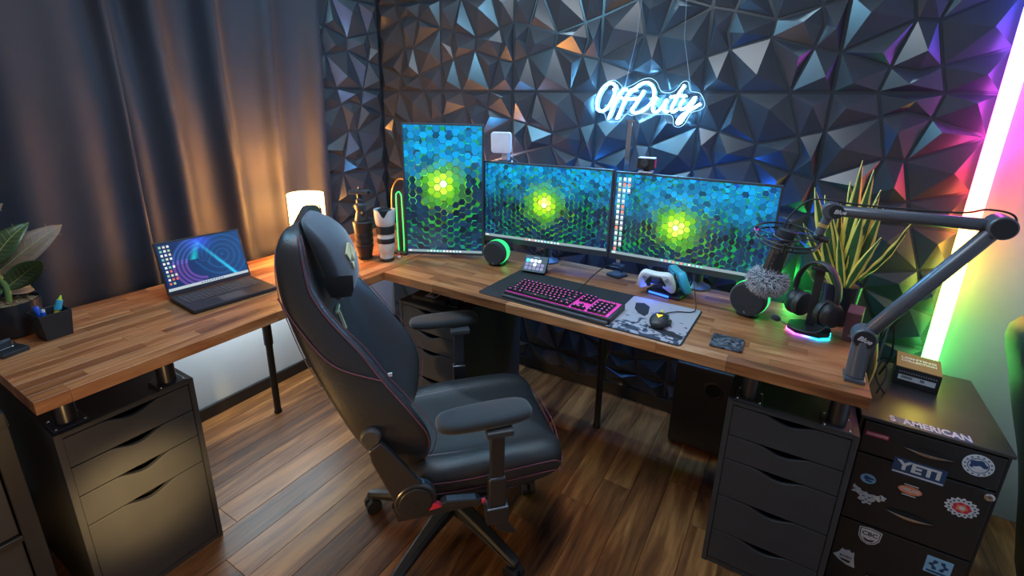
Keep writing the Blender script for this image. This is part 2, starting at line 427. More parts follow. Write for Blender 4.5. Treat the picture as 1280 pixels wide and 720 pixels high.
# sculpted 50 cm wall panels: flat ribs around cells that rise to a point
NOD = {'l1': (0, .3), 'l2': (0, .7), 'r1': (1, .3), 'r2': (1, .7), 'b1': (.3, 0), 'b2': (.7, 0), 't1': (.3, 1), 't2': (.7, 1),
       'A': (.185, .66), 'B': (.51, .57), 'Cc': (.82, .65), 'D': (.495, .435), 'E': (.185, .355), 'G': (.815, .34), 'kL': (.15, .49), 'kR': (.86, .505),
       '00': (0, 0), '10': (1, 0), '01': (0, 1), '11': (1, 1)}
CELLS = [(('l2', 'A', 't1', '01'), (.07, .88)), (('A', 'B', 't1'), (.28, .73)), (('B', 'Cc', 't2', 't1'), (.57, .86)),
         (('Cc', 'r2', '11', 't2'), (.88, .89)), (('l1', 'E', 'kL', 'A', 'l2'), (.06, .53)), (('A', 'kL', 'E', 'D', 'B'), (.29, .47)),
         (('B', 'D', 'G', 'kR', 'Cc'), (.71, .53)), (('Cc', 'kR', 'G', 'r1', 'r2'), (.94, .47)), (('00', 'b1', 'E', 'l1'), (.12, .11)),
         (('E', 'b1', 'b2', 'D'), (.43, .14)), (('D', 'b2', 'G'), (.72, .27)), (('G', 'b2', '10', 'r1'), (.93, .12))]

def inset(poly, d):
    n = len(poly); out = []
    for k in range(n):
        p0, p1, p2 = Vector(poly[k - 1]), Vector(poly[k]), Vector(poly[(k + 1) % n])
        e1 = (p1 - p0).normalized(); e2 = (p2 - p1).normalized()
        n1 = Vector((-e1.y, e1.x)); n2 = Vector((-e2.y, e2.x))
        c = 1 + n1.dot(n2)
        out.append(p1 + (n1 + n2) * (d / max(c, 0.35)))
    return out

def panel_mesh(rot):
    S = 0.5; base = 0.006; apex = 0.039
    mb = MB(); mb.box((0.0008, -base + 0.0005, 0.0008), (S - 0.0008, 0, S - 0.0008))
    for names, ap in CELLS:
        def tr(p): return (1 - p[1], p[0]) if rot else p
        poly = [Vector(tr(NOD[n])) * S for n in names]
        poly = [Vector((min(max(p.x, .0015), S - .0015), min(max(p.y, .0015), S - .0015))) for p in poly]
        ins = inset(poly, 0.0058); a = Vector(tr(ap)) * S
        n = len(poly)
        lo = [(p.x, -base, p.y) for p in ins]; up = [(p.x, -base - 0.0035, p.y) for p in ins]
        vs = lo + up + [(a.x, -apex, a.y)]
        fs = [(k, (k + 1) % n, n + (k + 1) % n, n + k) for k in range(n)] + [(n + k, n + (k + 1) % n, 2 * n) for k in range(n)]
        mb.add(vs, fs)
    # the flat ribs themselves stand a little proud of the backing
    me = mb.mesh('wall_panel'); me.materials.append(M['panel']); return me
PM = [panel_mesh(0), panel_mesh(1)]

wb = struct('wall_back')
MB().box((-0.05, 0, 0), (XR, 0.05, ZC)).build('wall_surface', 'wall', wb)
z1 = 1.666
ORI = {(0, 1): 1, (1, 1): 1, (2, 1): 0, (3, 1): 0, (4, 1): 1, (5, 1): 1, (0, 0): 1, (1, 0): 0, (2, 0): 0, (3, 0): 1, (4, 0): 0, (5, 0): 1}
for r_ in range(-3, 2):
    for c_ in range(6):
        o = bpy.data.objects.new('wall_panel', PM[ORI.get((c_, r_), (c_ + r_ * 2 + (r_ == -2)) % 2)]); C.objects.link(o)
        o.parent = wb; o.location = (0.5 * c_, -0.002, z1 + 0.5 * (r_ - 0))
trim = []
for me in PM:                                  # the lowest row is cut down to a strip above the skirting
    bm = bmesh.new(); bm.from_mesh(me)
    bmesh.ops.bisect_plane(bm, geom=bm.verts[:] + bm.edges[:] + bm.faces[:], plane_co=(0, 0, .406), plane_no=(0, 0, 1), clear_inner=True)
    m2 = me.copy(); bm.to_mesh(m2); bm.free(); trim.append(m2)
for c_ in range(6):
    o = bpy.data.objects.new('wall_panel', trim[c_ % 2]); C.objects.link(o); o.parent = wb; o.location = (0.5 * c_, -0.002, z1 - 2.0)
MB().box((0, -0.0015, 0.0), (3.0, -0.0003, ZC)).build('panel_backing', 'dark_wall', wb)
MB().box((0.0, -0.022, 0), (3.0, -0.002, 0.070)).build('skirting', 'baseboard', wb, bevel=0.002)

wl = struct('wall_left')
MB().box((-0.05, YF, 0), (0, 0, ZC)).build('wall_surface', 'wall_white', wl)
for r_ in range(-2, 2):
    for k in range(1):
        o = bpy.data.objects.new('wall_panel', PM[(r_ + k) % 2]); C.objects.link(o); o.parent = wl
        o.rotation_euler = (0, 0, PI / 2); o.location = (0.002, -0.537 - 0.5 * k, z1 + 0.5 * r_)
MB().box((0.0003, -0.537, 0.66), (0.0025, -0.003, ZC)).build('panel_backing', 'dark_wall', wl)
o = MB().box((0, YF, 0), (0.016, -0.032, 0.066)).build('baseboard_left', 'baseboard', bevel=0.002); o['kind'] = 'structure'

# ================================================================== CURTAINS
def curtain(name, label, y0, y1, base, ridges, seed, z0=0.75, z1_=2.7):
    rnd = random.Random(seed); n = int(abs(y1 - y0) / 0.012); rows = 22
    vs = []; fs = []
    for j in range(rows + 1):
        t = j / rows; z = z0 + (z1_ - z0) * t
        for k in range(n + 1):
            y = y0 + (y1 - y0) * k / n
            x = base + 0.010 * math.sin(y * 23 + seed) * (0.6 + 0.4 * t)
            for (yc, wd, am) in ridges:
                u = (y - yc - 0.02 * math.sin(z * 2 + yc * 5)) / wd
                x += 1.35 * am * math.exp(-u * u) * (0.75 + 0.25 * math.cos(z * 1.3 + yc * 3))
            x += 0.003 * math.sin(z * 9 + y * 4)
            vs.append((x, y, z))
    for j in range(rows):
        for k in range(n):
            a = j * (n + 1) + k; fs.append((a, a + 1, a + n + 2, a + n + 1))
    mb = MB(); mb.add(vs, fs); o = mb.build(name, 'curtain', smooth=True)
    so = o.modifiers.new('solid', 'SOLIDIFY'); so.thickness = 0.003
    return tag(o, label, 'curtain')
curtain('curtain', 'dark blue blackout curtain behind the lit table lamp, nearer the corner', -0.555, -1.60, 0.075,
        [(-0.60, 0.05, 0.04), (-0.74, 0.05, -0.01), (-0.84, 0.04, 0.028), (-1.00, 0.05, -0.01), (-1.10, 0.045, 0.055), (-1.34, 0.05, 0.055), (-1.48, 0.03, 0.02)], 1)
curtain('curtain', 'dark blue blackout curtain behind the rubber plant, farther from the corner', -1.50, -2.12, 0.120,
        [(-1.52, 0.03, 0.03), (-1.66, 0.06, 0.025), (-1.84, 0.07, 0.045), (-2.1, 0.06, 0.04), (-2.4, 0.06, 0.05), (-2.7, 0.06, 0.05), (-3.0, 0.06, 0.04)], 4, 0.9 - 0.15)

# ================================================================== DESKTOPS (each stave a part)
HD = 0.83; TH = 0.038
def board(name, label, x0, x1, y0, y1, along, matname, seed):
    t = thing(name, label, 'desk', (x0, y0, HD - TH)); rnd = random.Random(seed); cache = {}
    L_, W_ = (x1 - x0, y1 - y0) if along == 0 else (y1 - y0, x1 - x0)
    rows = round(W_ / 0.046); rw = W_ / rows
    for r_ in range(rows):
        p = 0.0; first = True
        while p < L_ - 1e-6:
            ln = rnd.choice([0.22, 0.30, 0.38, 0.48, 0.6]) * (rnd.uniform(0.3, 1) if first else 1); first = False
            q = p + ln
            if L_ - q < 0.12: q = L_
            g = 0.00025; e0 = 0.0 if p == 0 else g; e1 = 0.0 if q == L_ else g
            if along == 0: mb = MB().box((p + e0, r_ * rw + g, 0), (q - e1, (r_ + 1) * rw - g, TH))
            else: mb = MB().box((r_ * rw + g, p + e0, 0), ((r_ + 1) * rw - g, q - e1, TH))
            mb.build('stave', matname, t, bevel=0.0007, seg=1)
            p = q
    return t
desk_l = board('desktop', 'walnut butcher block desktop along the curtain carrying the laptop', 0.191, 0.845, -2.096, -0.045, 1, 'desk_y', 3)
desk_r = board('desktop', 'walnut butcher block desktop under the three monitors', 0.846, 2.709, -0.889, -0.250, 0, 'desk_x', 5)

def riser(cx, cy, label):
    t = thing('desk_riser', label, 'furniture leg', (cx, cy, 0.678), 0)
    MB().cyl((0, 0, 0.004), (0, 0, 0.114), 0.026, n=24).build('post', 'gun', t, smooth=True)
    MB().box((-0.04, -0.04, 0), (0.04, 0.04, 0.004)).build('foot_plate', 'gplastic', t, bevel=0.004)
    for sx in (-1, 1):
        for sy in (-1, 1):
            MB().sphere((sx * .032, sy * .032, 0.005), 0.004, 8).build('screw', 'chrome', t, smooth=True)

def desk_leg(x, y, desk):
    """a leg is a part of the desktop it is screwed to"""
    l = desk.location
    t = MB().box((x - l.x - 0.05, y - l.y - 0.05, -0.0055), (x - l.x + 0.05, y - l.y + 0.05, -0.0005)).build('leg', 'black', desk, bevel=0.002)
    c = (x - l.x, y - l.y, -l.z)
    def z(v): return (c[0], c[1], c[2] + v)
    MB().cyl(z(0.40), z(0.7865), 0.021, n=20).build('upper_tube', 'black', t, smooth=True)
    MB().cyl(z(0.01), z(0.41), 0.0165, n=20).build('lower_tube', 'black', t, smooth=True)
    MB().cyl(z(0), z(0.014), 0.019, n=20).build('foot', 'rubber', t, smooth=True)
desk_leg(0.258, -1.137, desk_l)
desk_leg(1.746, -0.345, desk_r)

# drawer units
def dip_profile(w_, h_, d=0.022, n=14):
    p = [(0, 0), (w_, 0), (w_, h_)]
    a, b2 = 0.74 * w_, 0.28 * w_
    for k in range(n + 1):
        u = k / n; p.append((a + (b2 - a) * u, h_ - d * (0.5 - 0.5 * math.cos(2 * PI * u)) ** 0.8))
    p.append((0, h_)); return p

def drawer_unit(label, loc, rz, zs, H_=0.678, W_=0.36, D_=0.56):
    t = thing('drawer_unit', label, 'drawers', loc, rz)
    k = 0.016
    b_ = MB(); b_.box((0, 0, 0), (k, D_, H_)); b_.box((W_ - k, 0, 0), (W_, D_, H_)); b_.box((k, 0, H_ - k), (W_ - k, D_, H_))
    b_.box((k, 0.004, 0.0), (W_ - k, D_, 0.02)); b_.box((k, D_ - 0.008, 0.02), (W_ - k, D_, H_ - k))
    b_.build('carcass', 'cab', t, bevel=0.0012)
    for a, c in zip(zs[:-1], zs[1:]):        # zs from the top down
        hh = a - c - 0.004
        prof = [(k + 0.002 + px, c + 0.002 + pz) for px, pz in dip_profile(W_ - 2 * k - 0.004, hh)]
        f = MB().prism(prof, 1, 0.002, 0.018).build('drawer_front', 'cab', t, bevel=0.001)
        dr = MB().box((k + 0.012, 0.03, c + 0.006), (W_ - k - 0.012, D_ - 0.03, a - 0.035)); dr.build('drawer_box', 'cabdark', f)
    return t
drawer_unit('black five-drawer unit under the right end of the desk', (2.354, -0.849, 0), 0, [0.660, 0.545, 0.452, 0.300, 0.149, 0.022])
drawer_unit('black four-drawer unit under the left end of the laptop desk, lit warm', (0.776, -2.067, 0), PI / 2, [0.660, 0.560, 0.458, 0.350, 0.022])
drawer_unit('black drawer unit in the dark under the desk corner behind the chair', (0.872, -0.829, 0), 0, [0.660, 0.545, 0.452, 0.300, 0.149, 0.022])
riser(2.413, -0.80, 'short dark metal riser on the five-drawer unit, nearest the subwoofer')
riser(2.655, -0.81, 'short dark metal riser on the five-drawer unit, nearest the filing cabinet')
riser(0.722, -2.02, 'short dark metal riser on the warm lit drawer unit, at its outer corner')
riser(0.735, -1.765, 'short dark metal riser on the warm lit drawer unit, nearest the white wall')
riser(1.13, -0.72, 'short dark metal riser on the drawer unit under the desk corner')

# black box with white square mark on the third unit
t = thing('flat_box', 'flat black box with white square emblem on the drawer unit under the desk corner', 'box', (1.02, -0.69, 0.678), 0.1)
MB().box((-0.11, -0.09, 0), (0.08, 0.08, 0.022)).build('box_body', 'black', t, bevel=0.002)
e = MB(); e.box((-0.045, -0.075, 0.0222), (0.015, 0.005, 0.0230))
for a, b_ in (((-0.035, -0.050, 0.0231), (-0.020, -0.010, 0.0236)), ((-0.010, -0.062, 0.0231), (0.005, -0.022, 0.0236)), ((-0.022, -0.040, 0.0231), (-0.006, -0.030, 0.0236))): e.box(a, b_, 1)
e.build('emblem', ['stickwhite', 'plastic'], t)

# subwoofer
t = thing('subwoofer', 'black box subwoofer with round port standing under the desk', 'speaker', (2.085, -0.262, 0))
b_ = MB().box((0, 0.001, 0.012), (0.262, 0.19, 0.448)).build('cabinet', 'plastic', t, bevel=0.008, smooth=True)
MB().lathe([(0.036, 0.0), (0.046, 0.001), (0.046, 0.004), (0.036, 0.006), (0.030, 0.003), (0.028, -0.0)], (0.175, 0.003, 0.345), (0.175, -1, 0.345), 28, caps=False).build('port_ring', 'plastic', t, smooth=True)
MB().cyl((0.175, 0.0005, 0.345), (0.175, -0.0012, 0.345), 0.030, n=24).build('port', 'cabdark', t)
for sx in (0.03, 0.23):
    for sy in (0.03, 0.16):
        MB().cyl((sx, sy, 0), (sx, sy, 0.014), 0.014).build('foot', 'rubber', t, smooth=True)

# ================================================================== FILING CABINET with stickers
FX0, FX1, FY0, FY1, FZ = 2.722, 3.068, -0.752, -0.305, 0.70
t = thing('filing_cabinet', 'black metal filing cabinet covered in stickers beside the five-drawer unit', 'cabinet', (FX0, FY0, 0))
Wf, Df = FX1 - FX0, FY1 - FY0
c_ = MB(); c_.box((0, 0.012, 0), (0.010, Df, FZ - 0.012)); c_.box((Wf - 0.010, 0.012, 0), (Wf, Df, FZ - 0.012)); c_.box((0.010, 0.02, 0), (Wf - 0.01, Df, 0.02))
c_.box((0.010, Df - 0.01, 0.02), (Wf - 0.01, Df, FZ - 0.012)); c_.box((0.010, 0.03, 0.02), (Wf - 0.010, 0.05, FZ - 0.02)); c_.build('cabinet_body', 'metalcab', t, bevel=0.002)
top = MB().box((-0.003, 0.0, FZ - 0.012), (Wf + 0.003, Df, FZ)).build('cabinet_top', 'metaltop', t, bevel=0.003)
tb = MB(); tb.cbox((0.165, 0.025, FZ + 0.0004), (0.19, 0.036, 0.0006))
T_ = Matrix.Translation((0.165, 0.025, FZ + 0.0008)) @ Matrix.Rotation(R(0), 4, 'Z')
text_into(tb, 'S  AMERICAN', 0.044, T_, 1, 0.0003, bold=0.0012, width=0.188); tb.build('lettering_sticker', ['sticknavy', 'armpink'], top)
dz = [0.686, 0.572, 0.318, 0.03]
drs = []
for k in range(3):
    f = MB().box((0.012, 0.002, dz[k + 1] + 0.003), (Wf - 0.012, 0.022, dz[k] - 0.003)).build('drawer', 'metalcab', t, bevel=0.0025); drs.append(f)
    hz = [0.636, 0.405, 0.136][k]; hx = 0.172
    h = MB()
    n_ = 10
    outer = [(hx - 0.058 + 0.116 * i / n_, hz + 0.010 * math.sin(PI * i / n_) * 0.9) for i in range(n_ + 1)]
    lower = [(hx + 0.058 - 0.116 * i / n_, hz - 0.013 * math.sin(PI * i / n_)) for i in range(1, n_)]
    h.prism(outer + lower, 1, -0.001, 0.0015, 1)
    lip = [(hx - 0.058 + 0.116 * i / n_, hz - 0.001 - 0.004 * math.sin(PI * i / n_)) for i in range(n_ + 1)]
    low2 = [(hx + 0.058 - 0.116 * i / n_, hz - 0.014 * math.sin(PI * i / n_)) for i in range(1, n_)]
    h.prism(lip + low2, 1, -0.006, -0.001, 0)
    h.build('handle', ['chrome', 'cabdark'], f, bevel=0.0008)
MB().lathe([(0.012, 0), (0.012, 0.004), (0.007, 0.006), (0.006, 0.004)], (Wf - 0.022, 0.002, 0.553), (Wf - 0.022, -1, 0.553), 20).build('lock', 'chrome', drs[1], smooth=True)

def disc_pts(cx, cz, rx, rz_, n=24, wob=0.0, k=12, rot=0):
    return [(cx + (rx * (1 + wob * math.cos(k * 2 * PI * i / n))) * math.cos(2 * PI * i / n), cz + (rz_ * (1 + wob * math.cos(k * 2 * PI * i / n))) * math.sin(2 * PI * i / n)) for i in range(n)]
def ring(mb, cx, cz, ro, ri, y, mi, n=32):
    vs = []; fs = []
    for r0 in (ro, ri):
        for i in range(n): vs.append((cx + r0 * math.cos(2 * PI * i / n), y, cz + r0 * math.sin(2 * PI * i / n)))
    for i in range(n): j = (i + 1) % n; fs.append((i, j, n + j, n + i))
    mb.add(vs, fs, mi)
Y0 = 0.0013
def rel(x, z): return x - FX0, z
# YETI
s = MB(); cx, cz = rel(2.886, 0.566); s.prism([(cx - 0.062, cz - 0.028), (cx + 0.062, cz - 0.028), (cx + 0.062, cz + 0.026), (cx - 0.062, cz + 0.026)], 1, Y0 - .0008, Y0 + .001)
text_into(s, 'YETI', 0.042, front(cx, Y0 - .0010, cz + 0.003), 1, 0.0003, bold=0.0016, width=0.105); s.cbox((cx, Y0 - 0.0011, cz - 0.0215), (0.12, 0.0006, 0.0045), 1); s.build('sticker', ['sticknavy', 'stickwhite'], drs[0])
# small red
s = MB(); cx, cz = rel(2.770, 0.644); s.cbox((cx, Y0, cz), (0.058, 0.0012, 0.014)); text_into(s, 'FLOWMASTER', 0.010, front(cx, Y0 - .0009, cz), 1, 0.0002, shear=0.2, bold=0.0003, width=0.052); s.build('sticker', ['red', 'stickwhite'], drs[0])
# round white seal
s = MB(); cx, cz = rel(3.003, 0.640); s.prism(disc_pts(cx, cz, 0.034, 0.034, 36), 1, Y0 - .0008, Y0 + .001); ring(s, cx, cz, 0.0235, 0.0215, Y0 - 0.0012, 1)
s.prism(disc_pts(cx, cz + 0.002, 0.019, 0.015, 24, 0.12, 5), 1, Y0 - .0013, Y0 - .0008, 1); s.prism(disc_pts(cx + 0.003, cz - 0.007, 0.012, 0.006, 20, 0.2, 4), 1, Y0 - .0017, Y0 - .0013, 0)
for k in range(14):
    a = 2 * PI * k / 14; s.cbox((cx + 0.0285 * math.cos(a), Y0 - .0011, cz + 0.0285 * math.sin(a)), (0.004, 0.0005, 0.004), 1)
s.build('sticker', ['stickwhite', 'sticknavy'], drs[0])
# oval silver
s = MB(); cx, cz = rel(2.777, 0.486); s.prism(disc_pts(cx, cz, 0.020, 0.017, 24), 1, Y0 - .0008, Y0 + .001); s.prism(disc_pts(cx, cz + .003, 0.013, 0.006, 16, .3, 3), 1, Y0 - .0012, Y0 - .0008, 1); s.prism(disc_pts(cx + .003, cz - .007, 0.010, 0.003, 16), 1, Y0 - .0012, Y0 - .0008, 1); s.build('sticker', ['stickblue', 'sticknavy'], drs[1])
# white beast-with-wings sticker
s = MB(); cx, cz = rel(2.785, 0.415)
for px, pz, rx, rz_, wb_, k in ((0, 0, .020, .020, .18, 7), (-.026, .018, .014, .009, .3, 5), (.027, .012, .015, .009, .3, 5), (-.034, .028, .007, .008, .3, 3), (.038, .020, .008, .006, .3, 3)):
    s.prism(disc_pts(cx + px, cz + pz, rx, rz_, 28, wb_, k), 1, Y0 - .0008, Y0 + .001)
for px, pz in ((-.008, .006), (.007, .005), (0, -.004), (-.006, -.012), (.010, -.010)): s.prism(disc_pts(cx + px, cz + pz, .0035, .0025, 10, .3, 2), 1, Y0 - .0012, Y0 - .0008, 1)
s.build('sticker', ['stickwhite', 'plastic'], drs[1])
# orange oval
s = MB(); cx, cz = rel(2.880, 0.492); s.prism(disc_pts(cx, cz, 0.033, 0.028, 28), 1, Y0 - .0006, Y0 + .001, 2); s.prism(disc_pts(cx, cz, 0.029, 0.014, 28), 1, Y0 - .0010, Y0 - .0006, 0)
text_into(s, 'OVERLAND', 0.016, front(cx, Y0 - .0013, cz), 1, 0.0002, bold=0.0004, width=0.046); s.cbox((cx, Y0 - .0009, cz + .018), (.034, .0004, .003), 1); s.cbox((cx, Y0 - .0009, cz - .018), (.034, .0004, .003), 1); s.build('sticker', ['orange', 'stickwhite', 'plastic'], drs[1])
# scalloped round flower
s = MB(); cx, cz = rel(3.000, 0.490); s.prism(disc_pts(cx, cz, 0.036, 0.030, 96, .09, 16), 1, Y0 - .0008, Y0 + .001)
for k in range(16):
    a = 2 * PI * k / 16; s.cbox((cx + 0.029 * math.cos(a), Y0 - .0010, cz + 0.024 * math.sin(a)), (0.0045, 0.0004, 0.0045), 1)
s.prism(disc_pts(cx, cz, 0.021, 0.017, 30, .08, 7), 1, Y0 - .0014, Y0 - .0008, 2); s.prism(disc_pts(cx, cz, 0.013, 0.011, 24, .15, 5), 1, Y0 - .0018, Y0 - .0014, 3); s.prism(disc_pts(cx, cz, 0.007, 0.006, 16), 1, Y0 - .0021, Y0 - .0018, 0)
s.build('sticker', ['stickwhite', 'sticknavy', 'red', 'orange'], drs[1])
# CBC shield
s = MB(); cx, cz = rel(2.819, 0.282)
sh = [(-.030, .024), (0, .030), (.030, .024), (.028, -.010), (.018, -.026), (0, -.034), (-.018, -.026), (-.028, -.010)]
s.prism([(cx + a, cz + b2) for a, b2 in sh], 1, Y0 - .0006, Y0 + .001); s.prism([(cx + a * .9, cz + b2 * .9) for a, b2 in sh], 1, Y0 - .0009, Y0 - .0006, 1); s.prism([(cx + a * .82, cz + b2 * .82) for a, b2 in sh], 1, Y0 - .0012, Y0 - .0009, 0)
text_into(s, 'CBC', 0.020, front(cx, Y0 - .0014, cz + .006), 1, 0.0002, bold=0.0006, width=0.040); s.prism([(cx - .016, cz - .010), (cx, cz - .016), (cx + .016, cz - .010), (cx + .010, cz - .020), (cx, cz - .023), (cx - .010, cz - .020)], 1, Y0 - .0015, Y0 - .0012, 1)
s.build('sticker', ['stickwhite', 'plastic'], drs[2])
# angular badge
s = MB(); cx, cz = rel(2.775, 0.168)
bd = [(-.034, -.004), (-.020, .012), (-.014, .030), (-.006, .026), (.006, .032), (.012, .024), (.020, .028), (.022, .006), (.030, -.030), (.006, -.028), (-.016, -.018)]
s.prism([(cx + a, cz + b2) for a, b2 in bd], 1, Y0 - .0008, Y0 + .001)
text_into(s, 'BORN', 0.012, front(cx, Y0 - .0010, cz + .002), 1, 0.0002, bold=0.0003); s.prism([(cx - .018, cz - .008), (cx + .016, cz - .010), (cx + .012, cz - .020), (cx - .008, cz - .016)], 1, Y0 - .0011, Y0 - .0008, 1)
s.build('sticker', ['stickwhite', 'plastic'], drs[2])
# blue square
s = MB(); cx, cz = rel(2.995, 0.262); s.cbox((cx, Y0, cz), (0.062, 0.0016, 0.060)); s.prism(disc_pts(cx, cz + .004, 0.021, 0.017, 24, .2, 6), 1, Y0 - .0012, Y0 - .0008, 1); s.prism(disc_pts(cx, cz + .004, 0.010, 0.013, 16, .25, 4), 1, Y0 - .0015, Y0 - .0012, 0)
s.cbox((cx, Y0 - .0009, cz - .022), (.05, .0004, .007), 1); s.build('sticker', ['stickblue', 'sticknavy'], drs[2])

# retail box on the cabinet
t = thing('product_box', 'black and kraft product box with white barcode label on the filing cabinet', 'box', (2.895, -0.42, FZ), R(-8))
MB().box((-0.060, -0.065, 0), (0.060, 0.065, 0.066)).build('carton', 'black', t, bevel=0.0015)
MB().box((-0.060, -0.065, 0.0662), (0.060, 0.065, 0.069)).build('lid', 'card', t, bevel=0.0008)
s = MB(); s.cbox((0, -0.0655, 0.032), (0.098, 0.0008, 0.018))
for k in range(12): s.cbox((-0.040 + k * 0.0025, -0.0662, 0.034), (0.0013, 0.0005, 0.008), 1)
for k in range(4): s.cbox((0.010 + k * 0.003, -0.0662, 0.034), (0.0018, 0.0005, 0.009), 1)
for k in range(16): s.cbox((-0.048 + k * 0.0064, -0.0660, 0.052), (0.0035, 0.0006, 0.005), 2)
s.build('barcode_label', ['stickwhite', 'plastic', 'grey'], t)
s = MB(); text_into(s, 'LIGHTING', 0.02, Matrix.Translation((0, 0.02, 0.0692)), 0, 0.0003, bold=0.0008, width=0.095); text_into(s, 'COLLECTION', 0.02, Matrix.Translation((0, -0.005, 0.0692)), 0, 0.0003, bold=0.0008, width=0.095); s.build('lettering', 'stickwhite', t)

# rainbow corner light
t = thing('corner_light', 'tall rainbow light tube standing in the corner behind the filing cabinet', 'lamp', (3.006, -0.070, 0))
MB().box((-.05, -.10, 0), (.09, .035, .02)).build('base', 'black', t, smooth=True)
MB().cyl((0, 0, 0.02), (0, 0, 0.56), 0.012).build('pole', 'black', t, smooth=True)
MB().cyl((0, 0, 0.56), (0, 0, 2.12), 0.026, n=20).build('light_tube', 'rainbow', t, smooth=True)
MB().cyl((0, 0, 2.12), (0, 0, 2.14), 0.031, n=20).build('end_cap', 'black', t, smooth=True)

# dark padded chair at the right edge
t = thing('leather_armchair', 'dark padded leather armchair at the right edge beside the filing cabinet', 'chair', (3.235, -0.50, 0))
loops = []
for z, a, b2 in ((0.0, .10, .10), (0.3, .14, .16), (0.50, .145, .17), (.60, .135, .17), (.72, .140, .17), (.84, .150, .165), (.94, .158, .15), (1.00, .150, .13), (1.03, .10, .08)):
    cx = {0.0: .15, .3: .15, 0.5: .11, .6: .07, .72: .03, .84: .005, .94: -.02, 1.0: -.02, 1.03: .0}[round(z, 2)]
    loops.append([(cx + a * (abs(math.cos(q)) ** .7) * (1 if math.cos(q) > 0 else -1) * (1 + .03 * math.sin(z * 40 + q * 3)), b2 * (abs(math.sin(q)) ** .7) * (1 if math.sin(q) > 0 else -1), z) for q in [2 * PI * k / 20 for k in range(20)]])
MB().loft(loops).build('back_cushion', 'leather', t, sub=1)
MB().tube(catmull([(-.03, -.10, .52), (-.08, -.11, .66), (-.125, -.10, .84), (-.150, -.07, .97), (-.08, -.05, 1.025)], 5), 0.006).build('piping', 'leather', t, smooth=True)

# dark shelf unit at lower left
t = thing('shelf_unit', 'black cube shelf with door inserts at the lower left edge', 'shelf', (0.10, -2.93, 0))
WX, WY = 0.62, 0.80
s = MB(); s.box((0, 0, 0.735), (WX, WY, 0.775)); s.box((0, 0, 0), (WX, 0.038, 0.735)); s.box((0, WY - 0.038, 0), (WX, WY, 0.735)); s.box((0, 0.038, 0), (WX, WY - .038, .038)); s.box((0, .038, .378), (WX, WY - .038, .396)); s.box((0, WY / 2 - .008, .038), (WX, WY / 2 + .008, .735)); s.box((0, .038, .038), (.01, WY - .038, .735))
s.build('carcass', 'black', t, bevel=0.002)
for (ya, yb) in ((.042, WY / 2 - .012), (WY / 2 + .012, WY - .042)):
    for (za, zb) in ((.042, .374), (.400, .731)):
        MB().box((WX - .03, ya, za), (WX - .010, yb, zb)).build('door', 'cab', t, bevel=0.002)

